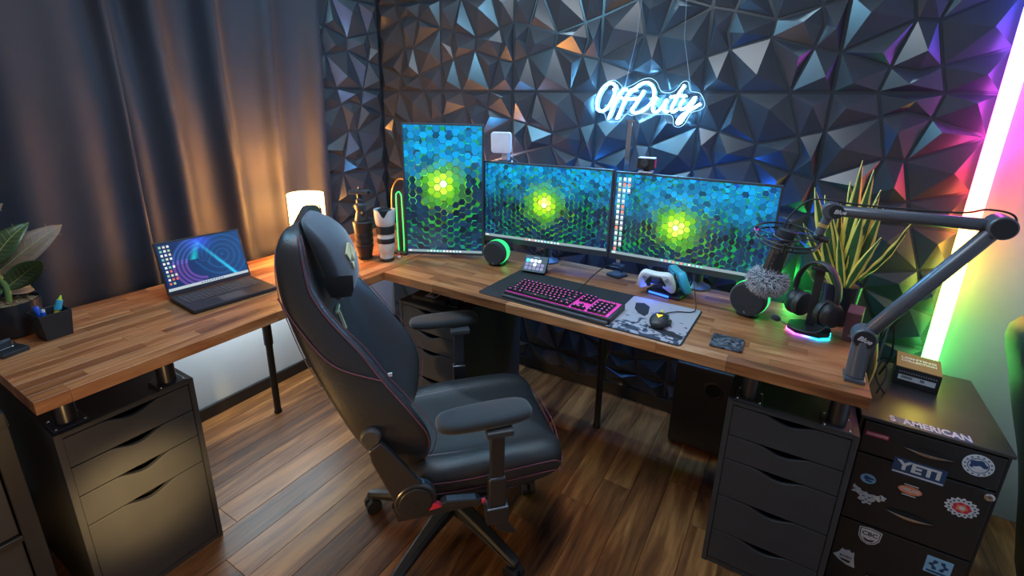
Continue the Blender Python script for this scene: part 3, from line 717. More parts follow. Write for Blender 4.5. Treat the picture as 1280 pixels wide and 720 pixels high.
# ================================================================== SCREENS
def hexscreen(w_, h_, gx, gy, R0, cell, seed, name, parent, matname='screen', icons=None, taskbar=True, loc=(0, 0, 0), curve=0.0):
    """picture of hexagonal blocks around a glowing centre: flat printed-picture geometry, in local XZ, facing -Y"""
    rnd = random.Random(seed); V = []; Fc = []; Cl = []
    def clipadd(poly, col, y):
        # clip to the screen rectangle
        def clip(ps, ax, lim, sgn):
            out = []
            for i in range(len(ps)):
                a, b2 = ps[i - 1], ps[i]; da = sgn * (lim - a[ax]); db = sgn * (lim - b2[ax])
                if (da >= 0) != (db >= 0):
                    t_ = da / (da - db); out.append((a[0] + (b2[0] - a[0]) * t_, a[1] + (b2[1] - a[1]) * t_))
                if db >= 0: out.append(b2)
            return out
        for ax, lim, sgn in ((0, w_ / 2, 1), (0, -w_ / 2, -1), (1, h_ / 2, 1), (1, -h_ / 2, -1)):
            poly = clip(poly, ax, lim, sgn)
            if len(poly) < 3: return
        o = len(V)
        for p in poly: V.append((p[0], y, p[1]))
        Fc.append(tuple(range(o, o + len(poly)))); Cl.append(col)
    def mixc(a, b2, t_): t_ = max(0, min(1, t_)); return tuple(a[i] + (b2[i] - a[i]) * t_ for i in range(3))
    def glow(c, r):
        c = mixc((0.10, 0.50, 0.01), c, (r - 0.22) / 0.40)
        c = mixc((0.55, 0.85, 0.02), c, (r - 0.12) / 0.22)
        c = mixc((1.0, 1.0, 0.25), c, (r - 0.05) / 0.14)
        return mixc((1.3, 1.3, 0.9), c, r / 0.10)
    def topcol(x, z):
        dx, dz = x - gx, z - gy; r = math.hypot(dx, dz) / R0; up = max(-1, min(1, (dz) / (R0 * 1.1)))
        j = rnd.uniform(0.55, 1.2) if rnd.random() < .8 else rnd.uniform(.2, .6)
        upc = mixc((0.0, 0.20, 0.42), (0.0, 0.34, 0.78), rnd.random()); dn = mixc((0.003, 0.016, 0.045), (0.006, 0.035, 0.085), rnd.random())
        c = mixc(dn, upc, (up + 0.05) * 1.5)
        c = glow(tuple(v * j for v in c), r * rnd.uniform(.85, 1.2))
        return mixc(c, (0.01, 0.03, 0.28), max(0, min(.6, (r - 1.5) * .55)))
    def sidecol(x, z, facing):
        if facing < 0.25: return (0.001, 0.006, 0.014)
        return tuple(v * .35 for v in edgecol(x, z))
    def edgecol(x, z):
        dx, dz = x - gx, z - gy; r = math.hypot(dx, dz) / R0; up = dz / R0
        lit = mixc((0.30, 1.0, 0.02), (0.01, 0.62, 0.18), (r - 0.4) / 0.6)
        lit = mixc(lit, (0.03, 0.38, 0.50), (r - 1.1) / 0.8)
        lit = mixc(lit, (0.02, 0.62, 0.95), up * 1.2 - 0.1)
        return tuple(v * rnd.choice([.25, .5, .9, 1.15]) for v in lit)
    clipadd([(-w_ / 2, -h_ / 2), (w_ / 2, -h_ / 2), (w_ / 2, h_ / 2), (-w_ / 2, h_ / 2)], (0.002, 0.012, 0.025), 0)
    cells = []; sx = cell * 1.5; sz = cell * math.sqrt(3)
    ni = int(w_ / sx) + 4; nj = int(h_ / sz) + 4
    for i_ in range(-ni, ni + 1):
        for j_ in range(-nj, nj + 1):
            x = i_ * sx; z = (j_ + (i_ % 2) * 0.5) * sz
            if abs(x) > w_ / 2 + cell * 1.5 or abs(z) > h_ / 2 + cell * 1.5: continue
            cells.append((math.hypot(x - gx, z - gy), x, z))
    cells.sort(); yy = -0.00001
    for r, x, z in reversed(cells):
        yy -= 0.0000006
        hgt = (rnd.random() ** 2.0) * 0.9 * cell * min(1.2, 0.25 + r / R0)
        d = (Vector((x - gx, z - gy)) / max(r, 1e-5))
        ox, oz = -d.x * hgt * 0.5, -d.y * hgt * 0.5
        rr = cell * 0.93
        base = [(x + rr * math.cos(PI / 3 * k) - ox, z + rr * math.sin(PI / 3 * k) - oz) for k in range(6)]
        tp = [(x + rr * math.cos(PI / 3 * k) + ox * 0 - ox * -1, z + rr * math.sin(PI / 3 * k) + oz) for k in range(6)]
        tp = [(px, pz) for px, pz in tp]
        for k in range(6):
            k2 = (k + 1) % 6; mx, mz = (base[k][0] + base[k2][0]) / 2 - x, (base[k][1] + base[k2][1]) / 2 - z
            n_ = Vector((mx, mz)).normalized(); f_ = n_.dot(d)      # outward faces of the block seen beyond the shifted top
            if f_ > -0.1: clipadd([base[k], base[k2], tp[k2], tp[k]], sidecol(x, z, f_), yy)
        clipadd(tp, topcol(x, z), yy - 0.0000003)
        if rnd.random() < .72:                       # lit rims on the sides that look towards the glow
            ec = edgecol(x, z); cx_, cz_ = x + ox, z + oz
            for k in range(6):
                k2 = (k + 1) % 6; n_ = Vector(((tp[k][0] + tp[k2][0]) / 2 - cx_, (tp[k][1] + tp[k2][1]) / 2 - cz_)).normalized()
                if n_.dot(d) < -0.45:
                    q = .84; clipadd([tp[k], tp[k2], (cx_ + (tp[k2][0] - cx_) * q, cz_ + (tp[k2][1] - cz_) * q), (cx_ + (tp[k][0] - cx_) * q, cz_ + (tp[k][1] - cz_) * q)], ec, yy - 0.0000005)
    yy -= 0.0001
    def quad(x0, z0, x1, z1, col, dy=0.0):
        V.extend([(x0, yy - dy, z0), (x1, yy - dy, z0), (x1, yy - dy, z1), (x0, yy - dy, z1)]); n0 = len(V) - 4; Fc.append((n0, n0 + 1, n0 + 2, n0 + 3)); Cl.append(col)
    if taskbar:
        th = 0.0125; quad(-w_ / 2, -h_ / 2, w_ / 2, -h_ / 2 + th, (0.20, 0.27, 0.30))
        ic = 11
        for k in range(ic):
            x = (k - ic / 2) * 0.0165
            quad(x, -h_ / 2 + 0.0025, x + 0.0085, -h_ / 2 + 0.0100, rnd.choice([(0.9, 0.95, 0.9), (0.1, 0.75, 0.4), (0.95, 0.3, 0.2), (0.3, 0.9, 0.9), (0.9, 0.9, 0.9)]), 0.0001)
        quad(-w_ / 2 + .006, -h_ / 2 + .004, -w_ / 2 + .02, -h_ / 2 + .009, (0.8, 0.85, 0.9), .0001)
    if icons:
        for (c0, nrows) in icons:
            for k in range(nrows):
                x = -w_ / 2 + 0.010 + c0 * 0.021; z = h_ / 2 - 0.020 - k * 0.0245
                quad(x, z - 0.009, x + 0.012, z + 0.004, rnd.choice([(0.85, 0.9, 0.9), (0.8, 0.6, 0.2), (0.85, 0.25, 0.15), (0.2, 0.7, 0.55), (0.6, 0.7, 0.85), (0.85, 0.8, 0.7)]), .0001)
                quad(x - .001, z - 0.0145, x + 0.013, z - 0.0115, (0.45, 0.5, 0.55), .0001)
    if curve:
        V[:] = [(x, y - curve * ((2 * x / w_) ** 2), z) for x, y, z in V]
    me = bpy.data.meshes.new(name); me.from_pydata(V, [], Fc); me.update()
    ca = me.color_attributes.new('Col', 'FLOAT_COLOR', 'CORNER'); buf = []
    for p, c in zip(me.polygons, Cl):
        for _ in p.vertices: buf.extend((c[0], c[1], c[2], 1.0))
    ca.data.foreach_set('color', buf); me.materials.append(M[matname])
    o = bpy.data.objects.new(name, me); C.objects.link(o); o.parent = parent; o.location = loc
    return o

def monitor(label, pL, pR, z0, z1_, pic, stand_h=None, chin=0.022, side=0.008, foot=None):
    """pL, pR: floor-plan ends of the front face, seen from the front left to right"""
    pL, pR = Vector(pL + (0,)), Vector(pR + (0,)); w_ = (pR - pL).length; a = math.atan2(pR.y - pL.y, pR.x - pL.x)
    mid = (pL + pR) / 2; h_ = z1_ - z0
    t = thing('monitor', label, 'monitor', (mid.x, mid.y, HD), a)
    zc = (z0 + z1_) / 2 - HD
    fr = MB(); fr.box((-w_ / 2, 0.0, zc - h_ / 2), (w_ / 2, 0.022, zc + h_ / 2)); fr.box((-w_ / 4, 0.022, zc - h_ / 4), (w_ / 4, 0.05, zc + h_ / 4))
    fr.build('housing', 'bezel', t, bevel=0.003)
    bz = MB(); bz.box((-w_ / 2, -0.004, zc - h_ / 2), (w_ / 2, 0, zc - h_ / 2 + chin)); bz.box((-w_ / 2, -0.004, zc + h_ / 2 - side), (w_ / 2, 0, zc + h_ / 2))
    bz.box((-w_ / 2, -0.004, zc - h_ / 2 + chin), (-w_ / 2 + side, 0, zc + h_ / 2 - side)); bz.box((w_ / 2 - side, -0.004, zc - h_ / 2 + chin), (w_ / 2, 0, zc + h_ / 2 - side))
    bz.build('bezel', 'bezel', t, bevel=0.001)
    sw, sh = w_ - 2 * side, h_ - chin - side
    hexscreen(sw, sh, pic['g'][0] * sw, pic['g'][1] * sh, pic['R'], pic['cell'], pic['seed'], 'screen', t, icons=pic.get('icons'), loc=(0, -0.0012, zc + (chin - side) / 2))
    if foot:
        fx, fy = foot
        MB().cyl((fx, fy, 0.01), (fx, fy, zc), 0.020).build('stand_neck', 'gplastic', t, smooth=True)
        MB().box((fx - 0.012, 0.045, zc - 0.02), (fx + 0.012, fy, zc + 0.02)).build('stand_arm', 'gplastic', t)
        MB().lathe([(0.055, 0), (0.055, 0.008), (0.03, 0.02), (0.022, 0.03)], (fx, fy, 0), n=28).build('stand_foot', 'gplastic', t, smooth=True)
    return t
monitor('tall vertical monitor with green and blue hexagon wallpaper, nearest the camera lenses', (0.770, -0.655), (1.118, -0.468), 0.850, 1.500, dict(g=(-0.02, 0.05), R=0.22, cell=0.0205, seed=1), chin=0.012, foot=(0.03, 0.11))
monitor('horizontal monitor in the middle, right of the vertical one', (1.098, -0.435), (1.735, -0.352), 0.925, 1.327, dict(g=(0.0, 0.02), R=0.19, cell=0.0150, seed=2), foot=(0.0, 0.085), chin=0.026)
monitor('horizontal monitor at the right with desktop icons down its left side', (1.742, -0.352), (2.395, -0.350), 0.922, 1.322, dict(g=(-0.06, -0.06), R=0.19, cell=0.0150, seed=3, icons=[(0, 14), (1, 13), (2, 3)]), foot=(0.06, 0.09), chin=0.026)

# ================================================================== GAMING CHAIR (local X forward, Y to its left)
CH = thing('gaming_chair', 'black leather racing style swivel chair with headrest pillow in front of the desks', 'chair', (1.48, -1.20, 0), R(46))
ZS = [.455, .50, .56, .64, .74, .84, .93, 1.02, 1.10, 1.17, 1.220, 1.250, 1.266]
XF = [-.150, -.185, -.215, -.250, -.285, -.320, -.352, -.382, -.402, -.412, -.418, -.424, -.430]
HW = [.190, .220, .255, .285, .295, .287, .275, .262, .254, .246, .236, .215, .15]
WF = [.03, .085, .130, .165, .145, .110, .085, .042, .016, .014, .016, .014, .005]
TK = [.075, .062, .062, .066, .072, .078, .085, .082, .080, .072, .060, .042, .025]
SEC = [(0, 0, 0), (.30, 0, 0), (.55, .05, 0), (.70, .30, 0), (.80, .70, 0), (.92, 1.0, 0), (.98, .88, -.06), (1.0, .45, -.35), (1.0, 0, -.60), (.95, 0, -.88), (.62, 0, -1.05), (.25, 0, -1.1), (0, 0, -1.1)]
def chair_pt(i, k, side, out=0.0):
    u, fw, bk = SEC[k]
    dip = -.075 * max(0, (i - 8) / 4) ** 2 * max(0, 1 - u / .80)
    return Vector((XF[i] + fw * WF[i] + bk * TK[i] * 1.0 + out * (1 if k < 7 else -0.3), side * (u * HW[i] + (out if k >= 6 else 0)), ZS[i] + 0.25 * bk * TK[i] * 0.3 + dip))
loops = []
for i in range(len(ZS)):
    l = [chair_pt(i, k, -1) for k in range(len(SEC))] + [chair_pt(i, k, 1) for k in range(len(SEC) - 2, 0, -1)]
    loops.append(l)
back = MB().loft(loops).build('backrest', 'leather', CH, sub=2)
for sd in (-1, 1):
    MB().tube(catmull([chair_pt(i, 5, sd, 0.0012) for i in range(1, 12)], 5), 0.0014, 6).build('seam', 'stitch', back, smooth=True)
    MB().tube(catmull([chair_pt(i, 6, sd, 0.0005) for i in range(1, 12)], 5), 0.0017, 6).build('seam', 'stitch', back, smooth=True)
    # rear piping and the slanting seam that crosses the side
    MB().tube(catmull([chair_pt(i, 9, sd, -0.005) for i in range(5, 11)], 5), 0.0016, 6).build('seam', 'stitchg', back, smooth=True)
    a = [chair_pt(8, 9, sd, .001), chair_pt(7, 8, sd, .001), (chair_pt(6, 8, sd, .001) + chair_pt(6, 7, sd, .001)) / 2, (chair_pt(5, 7, sd, .001) + chair_pt(6, 7, sd, .001)) / 2, chair_pt(5, 6, sd, .001)]
    MB().tube(catmull(a, 6), 0.0020, 6).build('seam', 'stitch', back, smooth=True)
# woven coloured strip inside the near wings is leather like the rest; a small white tag sits on its edge
# crest letter on the back
s = MB(); T_ = Matrix.Translation((-.3440, -.030, .925)) @ Matrix.Rotation(R(-15), 4, 'Y') @ Matrix.Rotation(PI / 2, 4, 'Z') @ Matrix.Rotation(PI / 2, 4, 'X')
text_into(s, 'T', 0.115, T_, 0, 0.004, bold=-0.0010); s.build('letter', 'gold', back)
MB().cbox((-.205, -.262, .845), (.012, .004, .010)).build('tag', 'white', back)
# headrest pillow: puffy wedge strapped to the upper back
lp = []
for z, hw_, d_, x0 in ((1.010, .085, .030, -.330), (1.020, .110, .055, -.328), (1.05, .126, .080, -.325), (1.10, .133, .096, -.330), (1.15, .135, .100, -.342), (1.20, .130, .096, -.360), (1.235, .115, .075, -.382), (1.255, .095, .045, -.402), (1.262, .065, .02, -.410)):
    l = []
    for k in range(24):
        q = 2 * PI * k / 24; cx_, cy_ = math.cos(q), math.sin(q)
        px = (abs(cx_) ** .65) * (1 if cx_ > 0 else -1); py = (abs(cy_) ** .5) * (1 if cy_ > 0 else -1)
        l.append((x0 - .005 + d_ * .5 * px + (.010 - .045 * py * py) * (px > 0) * px, py * hw_, z))
    lp.append(l)
pil = MB().loft(lp).build('headrest_pillow', 'velour', CH, sub=1)
MB().loft([[(x0 - .005 + d_ * .44 * math.cos(q), -hw_ - .0035 + .006 * abs(math.cos(q)) ** 3, z) for q in [PI * k / 8 for k in range(9)]] for z, hw_, d_, x0 in ((1.035, .118, .066, -.326), (1.06, .128, .084, -.326), (1.085, .132, .092, -.329), (1.105, .1335, .096, -.331))], caps=False).build('side_patch', 'suede', pil, smooth=True)
s = MB()
Te = Matrix.Translation((-.2985, -.072, 1.152)) @ Matrix.Rotation(R(-30), 4, 'Z') @ Matrix.Rotation(R(-9), 4, 'Y')
for sg in (-1, 1): s.prism([(sg * .021, .006), (sg * .002, .036), (sg * .002, .000), (sg * .009, -.020)], 0, -.004, .0025, T=Te)
s.prism([(-.006, -.024), (.006, -.024), (.0, -.046)], 0, -.004, .0025, T=Te); s.prism([(-.0015, .005), (.0015, .005), (.0, -.018)], 0, -.004, .0025, T=Te)
s.build('emblem', 'gold', pil)
# seat
loops = []
for x, hw_, zt, zb in ((-.215, .19, .445, .385), (-.195, .235, .462, .362), (-.12, .262, .468, .352), (0, .272, .470, .350), (.12, .272, .474, .352), (.23, .270, .478, .360), (.305, .262, .474, .366), (.345, .245, .455, .378), (.362, .21, .425, .395)):
    l = []
    for yy, tt in ((0, 0), (.35, 0), (.62, .0), (.72, .30), (.85, .34), (.96, .05), (1.0, -.35)):
        l.append((x, -yy * hw_, zt + tt * 0.055))
    zm = zt - .35 * .055
    l += [(x, -1.0 * hw_, zb + .02), (x, -.93 * hw_, zb), (x, -.4 * hw_, zb), (x, 0, zb)]
    r_ = [(p[0], -p[1], p[2]) for p in l[1:-1]]
    loops.append(l + r_[::-1])
seat = MB().loft(loops).build('seat', 'leather', CH, sub=2)
xs = [(-.195, .235, .462), (-.12, .262, .468), (0, .272, .470), (.12, .272, .474), (.23, .270, .478), (.305, .262, .474), (.342, .243, .455)]
for dz_, mt in ((-.026, 'stitch'), (-.066, 'stitch')):
    path = [(x + .002, -hw_ - .0015, zt + dz_) for x, hw_, zt in xs] + [(.366, -.10, .425 + (.03 if dz_ > -.05 else -.005)), (.369, 0, .425 + (.03 if dz_ > -.05 else -.005)), (.366, .10, .425 + (.03 if dz_ > -.05 else -.005))] + [(x + .002, hw_ + .0015, zt + dz_) for x, hw_, zt in reversed(xs)]
    MB().tube(catmull(path, 5), 0.0018, 6).build('piping', mt, seat, smooth=True)
for sd in (-1, 1):
    MB().tube(catmull([(-.17, sd * .165, .474), (0, sd * .182, .478), (.15, sd * .182, .482), (.25, sd * .178, .482), (.315, sd * .158, .464)], 6), .0016, 6).build('seam', 'stitchg', seat, smooth=True)
# base
MB().lathe([(.045, .075), (.048, .09), (.048, .125), (.034, .14)], (0, 0, 0)).build('hub', 'black', CH, smooth=True)
MB().cyl((0, 0, .12), (0, 0, .33), .024).build('gas_lift', 'black', CH, smooth=True)
mech = MB(); mech.box((-.13, -.10, .318), (.12, .10, .350)); mech.box((-.17, -.24, .335), (.14, .24, .349)); mech.build('tilt_mechanism', 'black', CH, bevel=.006)
def star(a0):
    for k in range(5):
        a = R(a0 + 72 * k); c, s_ = math.cos(a), math.sin(a)
        Tm = Matrix.Rotation(a, 4, 'Z')
        l = MB()
        secs = []
        for r_, hw_, zt, zb in ((.03, .030, .128, .078), (.12, .026, .122, .082), (.22, .022, .110, .080), (.335, .019, .094, .072), (.352, .015, .090, .074)):
            secs.append([(r_, -hw_, zb), (r_, -hw_, zt - .008), (r_, -hw_ + .008, zt), (r_, hw_ - .008, zt), (r_, hw_, zt - .008), (r_, hw_, zb)])
        l.loft(secs); leg = l.build('leg', 'black', CH, bevel=.002, smooth=True); leg.rotation_euler = (0, 0, a)
        tr = MB(); tr.tube([(.05, -.0295, .0865), (.12, -.0265, .0885), (.22, -.0225, .0855), (.34, -.0195, .077)], .0016, 6)
        tr.build('edge_trim', 'gun', leg, smooth=True)
        w_ = MB(); w_.cyl((0, -.026, .031), (0, -.006, .031), .030, n=22); w_.cyl((0, .006, .031), (0, .026, .031), .030, n=22); w_.cyl((0, -.008, .031), (0, .008, .031), .012)
        w_.box((-.020, -.007, .030), (.012, .007, .058)); w_.cyl((0, 0, .045), (0, 0, .076), .007)
        cw = w_.build('caster', 'rubber', leg, bevel=.002, smooth=True); cw.location = (.335, 0, 0); cw.rotation_euler = (0, 0, R(40 + 70 * k))
star(156)
# armrests
def armrest(sd, ry, rz_, cx):
    p = MB(); y = sd * .338
    p.loft([[(cx - .028, y - .016, z), (cx + .028, y - .016, z), (cx + .028, y + .016, z), (cx - .028, y + .016, z)] for z in (.375, .50)])
    arm = p.build('armrest', 'gun', CH, bevel=.006, smooth=True)
    MB().box((cx - .022, y - .011, .49), (cx + .022, y + .011, .655)).build('inner_post', 'gun', arm, bevel=.004, smooth=True)
    q = MB(); q.box((cx - .036, y - .024, .335), (cx + .036, y + .024, .395)); q.box((cx - .03, min(y, sd * .20), .335), (cx + .03, max(y, sd * .20), .350)); q.build('bracket', 'gun', arm, bevel=.005)
    MB().box((cx - .035, y - .026, .652), (cx + .045, y + .026, .672)).build('slider', 'gplastic', arm, bevel=.004)
    MB().cbox((cx - .040, y - sd * .004, .41), (.012, .012, .012)).build('button', 'red', arm, bevel=.002)
    lo = []
    for z, sx, sy in ((.670, .134, .042), (.676, .146, .053), (.690, .149, .057), (.702, .146, .054), (.708, .130, .042)):
        l = []
        for k in range(28):
            qn = 2 * PI * k / 28; cx_, cy_ = math.cos(qn), math.sin(qn)
            l.append((sx * (abs(cx_) ** .55) * (1 if cx_ > 0 else -1), sy * (abs(cy_) ** .6) * (1 if cy_ > 0 else -1) * (1 - .10 * (cx_ < 0) * abs(cx_)), z))
        lo.append(l)
    pad = MB().loft(lo).build('pad', 'suede', arm, sub=1); pad.location = (cx + ry, -.298 if sd < 0 else .392, 0 if sd < 0 else .002); pad.rotation_euler = (0, 0, R(rz_))
armrest(-1, -.030, 4, .092)
armrest(1, -.055, 3, .080)
# recline hinge, knob, levers on the near side
hg = MB().lathe([(.058, 0), (.064, .006), (.064, .028), (.058, .034)], (-.152, -.272, .425), (-.152, -1, .425), 36).build('recline_hinge', 'gun', CH, smooth=True)
MB().cyl((-.152, -.306, .425), (-.152, -.312, .425), .050, n=36).build('hinge_cap', 'plastic', hg, bevel=.002, smooth=True)
MB().cyl((-.152, -.312, .425), (-.152, -.314, .425), .004, n=12).build('screw', 'cabdark', hg)
MB().prism([(-.205, .405), (-.110, .455), (-.215, .618), (-.242, .655), (-.278, .630), (-.272, .590)], 1, -.303, -.282).build('hinge_arm', 'gun', hg, bevel=.006)
MB().cyl((-.175, .272, .430), (-.175, .306, .430), .060, n=32).build('recline_hinge', 'gun', CH, bevel=.004, smooth=True)
kb = MB().lathe([(.026, 0), (.029, .003), (.029, .030), (.024, .036)], (-.268, -.270, .672), (-.268, -1, .672), 28).build('lumbar_knob', 'gplastic', CH, smooth=True)
MB().prism([(-.21, .340), (.10, .345), (.10, .372), (-.02, .378), (-.12, .385), (-.225, .398)], 1, -.286, -.262).build('side_rail', 'gun', CH, bevel=.004)
MB().prism([(-.075, .405), (.035, .392), (.045, .402), (.03, .412), (-.06, .424), (-.078, .416)], 1, -.325, -.296).build('recline_lever', 'gun', CH, bevel=.004)
MB().prism([(-.115, .385), (-.07, .392), (-.10, .412)], 1, -.310, -.290).build('red_catch', 'red', CH, bevel=.002)
MB().prism([(.09, .300), (.15, .270), (.155, .276), (.11, .345), (.085, .345)], 1, -.352, -.336).build('height_lever', 'gun', CH, bevel=.003)

# ================================================================== ON THE LAPTOP DESK
# table lamp
t = thing('table_lamp', 'lit table lamp with white drum shade behind the gaming chair', 'lamp', (0.335, -0.895, HD))
MB().lathe([(.060, 0), (.060, .010), (.012, .016), (.010, .11)], (0, 0, 0), n=24).build('base', 'gplastic', t, smooth=True)
point('table_lamp_bulb', (0.335, -0.895, HD + .24), 24, (1.0, .42, .09), .03)
MB().lathe([(.084, .10), (.084, .315), (.082, .315), (.082, .10)], (0, 0, 0), n=32, caps=False).build('shade', 'shade', t, smooth=True)

# laptop
t = thing('laptop', 'open dark laptop with blue swirl wallpaper on the left desk', 'laptop', (0.635, -1.445, HD), R(86))
MB().box((-.158, 0, 0.002), (.158, .212, .016)).build('base', 'plastic', t, bevel=.003)
k = MB()
for r_ in range(6):
    for c_ in range(17):
        k.box((-.138 + c_ * .0163, .092 + r_ * .0168, .0158), (-.138 + c_ * .0163 + .0135, .092 + r_ * .0168 + .0138, .0175))
k = k.build('keys', 'gplastic', t); k['kind'] = 'stuff'
MB().box((-.045, .012, .0158), (.045, .078, .0163)).build('touchpad', 'gplastic', t)
lid = MB().box((-.158, 0, 0), (.158, .006, .212)).build('lid', 'plastic', t, bevel=.002)
lid.location = (0, .214, .016); lid.rotation_euler = (R(-16), 0, 0)
# swirl picture
def laptop_picture(parent):
    w_, h_ = .302, .187; V = []; Fc = []; Cl = []; nx, nz = 110, 68; rnd = random.Random(5)
    def col(x, z):
        u, v = x / w_, z / h_
        c = Vector((0.0, 0.022, 0.11)) + Vector((0, .035, .09)) * max(0, u + .3)
        rr = math.hypot((u - .22) * 1.6, v - .05); c += Vector((.0, .10, .22)) * max(0, math.sin(rr * 55 + 3 * math.atan2(v, u)) - .35) * .8 * (rr < .55)
        rl = math.hypot((u + .02) * 1.6, v + .05); a = math.sin(rl * 80) * .5 + .5
        if u < -.02 and .30 < rl < .62: c += Vector((.30, .05, .45)) * a * (.5 if v < .1 else .1) + Vector((0, .12, .35)) * a * (.6 if v > .0 else .1)
        c += Vector((.03, .05, .55)) * math.exp(-((u + .02) / .13) ** 2 - ((v - .42) / .16) ** 2)
        # bright bar
        tx = (.40 - v) / .95; bx = -.04 + tx * .42; d = abs(u - bx) / .022
        if v < .42: c += Vector((.02, .55, .80)) * math.exp(-d * d) * (.25 + tx)
        tx2 = (.42 - v); bx2 = -.05 - tx2 * .22; d = abs(u - bx2) / .035
        if .05 < v < .40: c += Vector((.0, .60, .60)) * math.exp(-d * d) * (tx2 * 2.4)
        return tuple(c)
    for j in range(nz + 1):
        for i_ in range(nx + 1): V.append((-w_ / 2 + w_ * i_ / nx, 0, -h_ / 2 + h_ * j / nz))
    for j in range(nz):
        for i_ in range(nx):
            a = j * (nx + 1) + i_; Fc.append((a, a + 1, a + nx + 2, a + nx + 1)); Cl.append(col(V[a][0], V[a][2]))
    def quad(x0, z0, x1, z1, c, y=-.0002):
        n0 = len(V); V.extend([(x0, y, z0), (x1, y, z0), (x1, y, z1), (x0, y, z1)]); Fc.append((n0, n0 + 1, n0 + 2, n0 + 3)); Cl.append(c)
    quad(-w_ / 2, -h_ / 2, w_ / 2, -h_ / 2 + .011, (.50, .58, .62))
    for k in range(9): quad(-.035 + k * .010, -h_ / 2 + .003, -.030 + k * .010, -h_ / 2 + .008, (.1, .2, .4), -.0004)
    for c_, n_ in ((0, 10), (1, 10), (2, 9)):
        for k in range(n_):
            if c_ == 2 and k in (4, 6): continue
            x = -w_ / 2 + .007 + c_ * .0135 + (0.002 if k > 4 else 0); z = h_ / 2 - .012 - k * .0162
            quad(x, z - .005, x + .008, z + .004, rnd.choice([(.8, .85, .9), (.75, .7, .55), (.2, .6, .5), (.75, .15, .1), (.4, .6, .3), (.9, .9, .9)]))
    me = bpy.data.meshes.new('screen'); me.from_pydata(V, [], Fc); ca = me.color_attributes.new('Col', 'FLOAT_COLOR', 'CORNER'); buf = []
    for p, c in zip(me.polygons, Cl):
        for _ in p.vertices: buf.extend((max(0, c[0]), max(0, c[1]), max(0, c[2]), 1.0))
    ca.data.foreach_set('color', buf); me.materials.append(M['lcd']); o = bpy.data.objects.new('screen', me); C.objects.link(o); o.parent = parent; o.location = (0, -.0006, .111)
laptop_picture(lid)

# pencil holder with markers
t = thing('pencil_holder', 'square black pencil holder at the left of the laptop desk', 'pen holder', (0.418, -1.925, HD), R(5))
p = MB()
def sq(h, z): return [(-h, -h, z), (h, -h, z), (h, h, z), (-h, h, z)]
p.loft([sq(.034, 0), sq(.042, .088), sq(.0385, .088), sq(.031, .004)], caps=True); p.build('cup', 'black', t, bevel=.0025)
t0 = thing('highlighter', 'light blue and yellow highlighter standing in the square pencil holder', 'marker', (0.418, -1.915, HD + .012))
MB().cyl((-.01, -.012, 0), (-.004, .012, .072), .0075).build('barrel', 'yellow', t0, smooth=True)
MB().cyl((-.004, .012, .072), (-.001, .022, .102), .010, .008).build('cap', 'cyan', t0, smooth=True)
MB().cyl((-.001, .022, .102), (.000, .027, .116), .0055, .002).build('tip', 'yellowgreen', t0, smooth=True)
t0 = thing('marker_pen', 'dark blue marker standing in the square pencil holder', 'marker', (0.408, -1.945, HD + .012))
MB().cyl((.012, .006, 0), (-.004, -.004, .082), .0075).build('barrel', 'blue', t0, smooth=True); MB().cyl((-.004, -.004, .082), (-.007, -.006, .094), .0082).build('cap', 'blue', t0, smooth=True)
t0 = thing('marker_pen', 'short blue marker lying lowest in the square pencil holder', 'marker', (0.425, -1.95, HD + .012))
MB().cyl((0, -.004, 0), (.006, .008, .080), .0065).build('barrel', 'blue', t0, smooth=True); MB().cyl((.006, .008, .080), (.0065, .009, .088), .0045).build('cap', 'white', t0, smooth=True)

# rubber plant
t = thing('rubber_plant', 'rubber plant with broad dark leaves in a dark glazed pot', 'plant', (0.290, -1.985, HD))
MB().lathe([(.062, 0), (.070, .01), (.078, .10), (.080, .115), (.074, .115), (.070, .098)], (0, 0, 0), n=30).build('pot', 'pot', t, smooth=True)
sl = MB(); rnd = random.Random(2)
sl.lathe([(.071, .097), (.071, .104)], (0, 0, 0), n=24)
for k in range(90):
    a = rnd.uniform(0, 2 * PI); r_ = .066 * math.sqrt(rnd.random()); Tm = Matrix.Translation((r_ * math.cos(a), r_ * math.sin(a), .106)) @ Euler((rnd.uniform(-.5, .5), rnd.uniform(-.5, .5), rnd.uniform(0, 6))).to_matrix().to_4x4()
    sl.box((-.009, -.002, -.001), (.009, .002, .0015), T=Tm)
o = sl.build('wood_chips', 'soil', t); o['kind'] = 'stuff'
MB().tube(catmull([(0, 0, .09), (.004, .006, .16), (-.012, -.012, .24), (-.02, -.03, .36), (-.02, -.03, .46)], 5), [.008] * 21, 10).build('stem', 'stem', t, smooth=True)
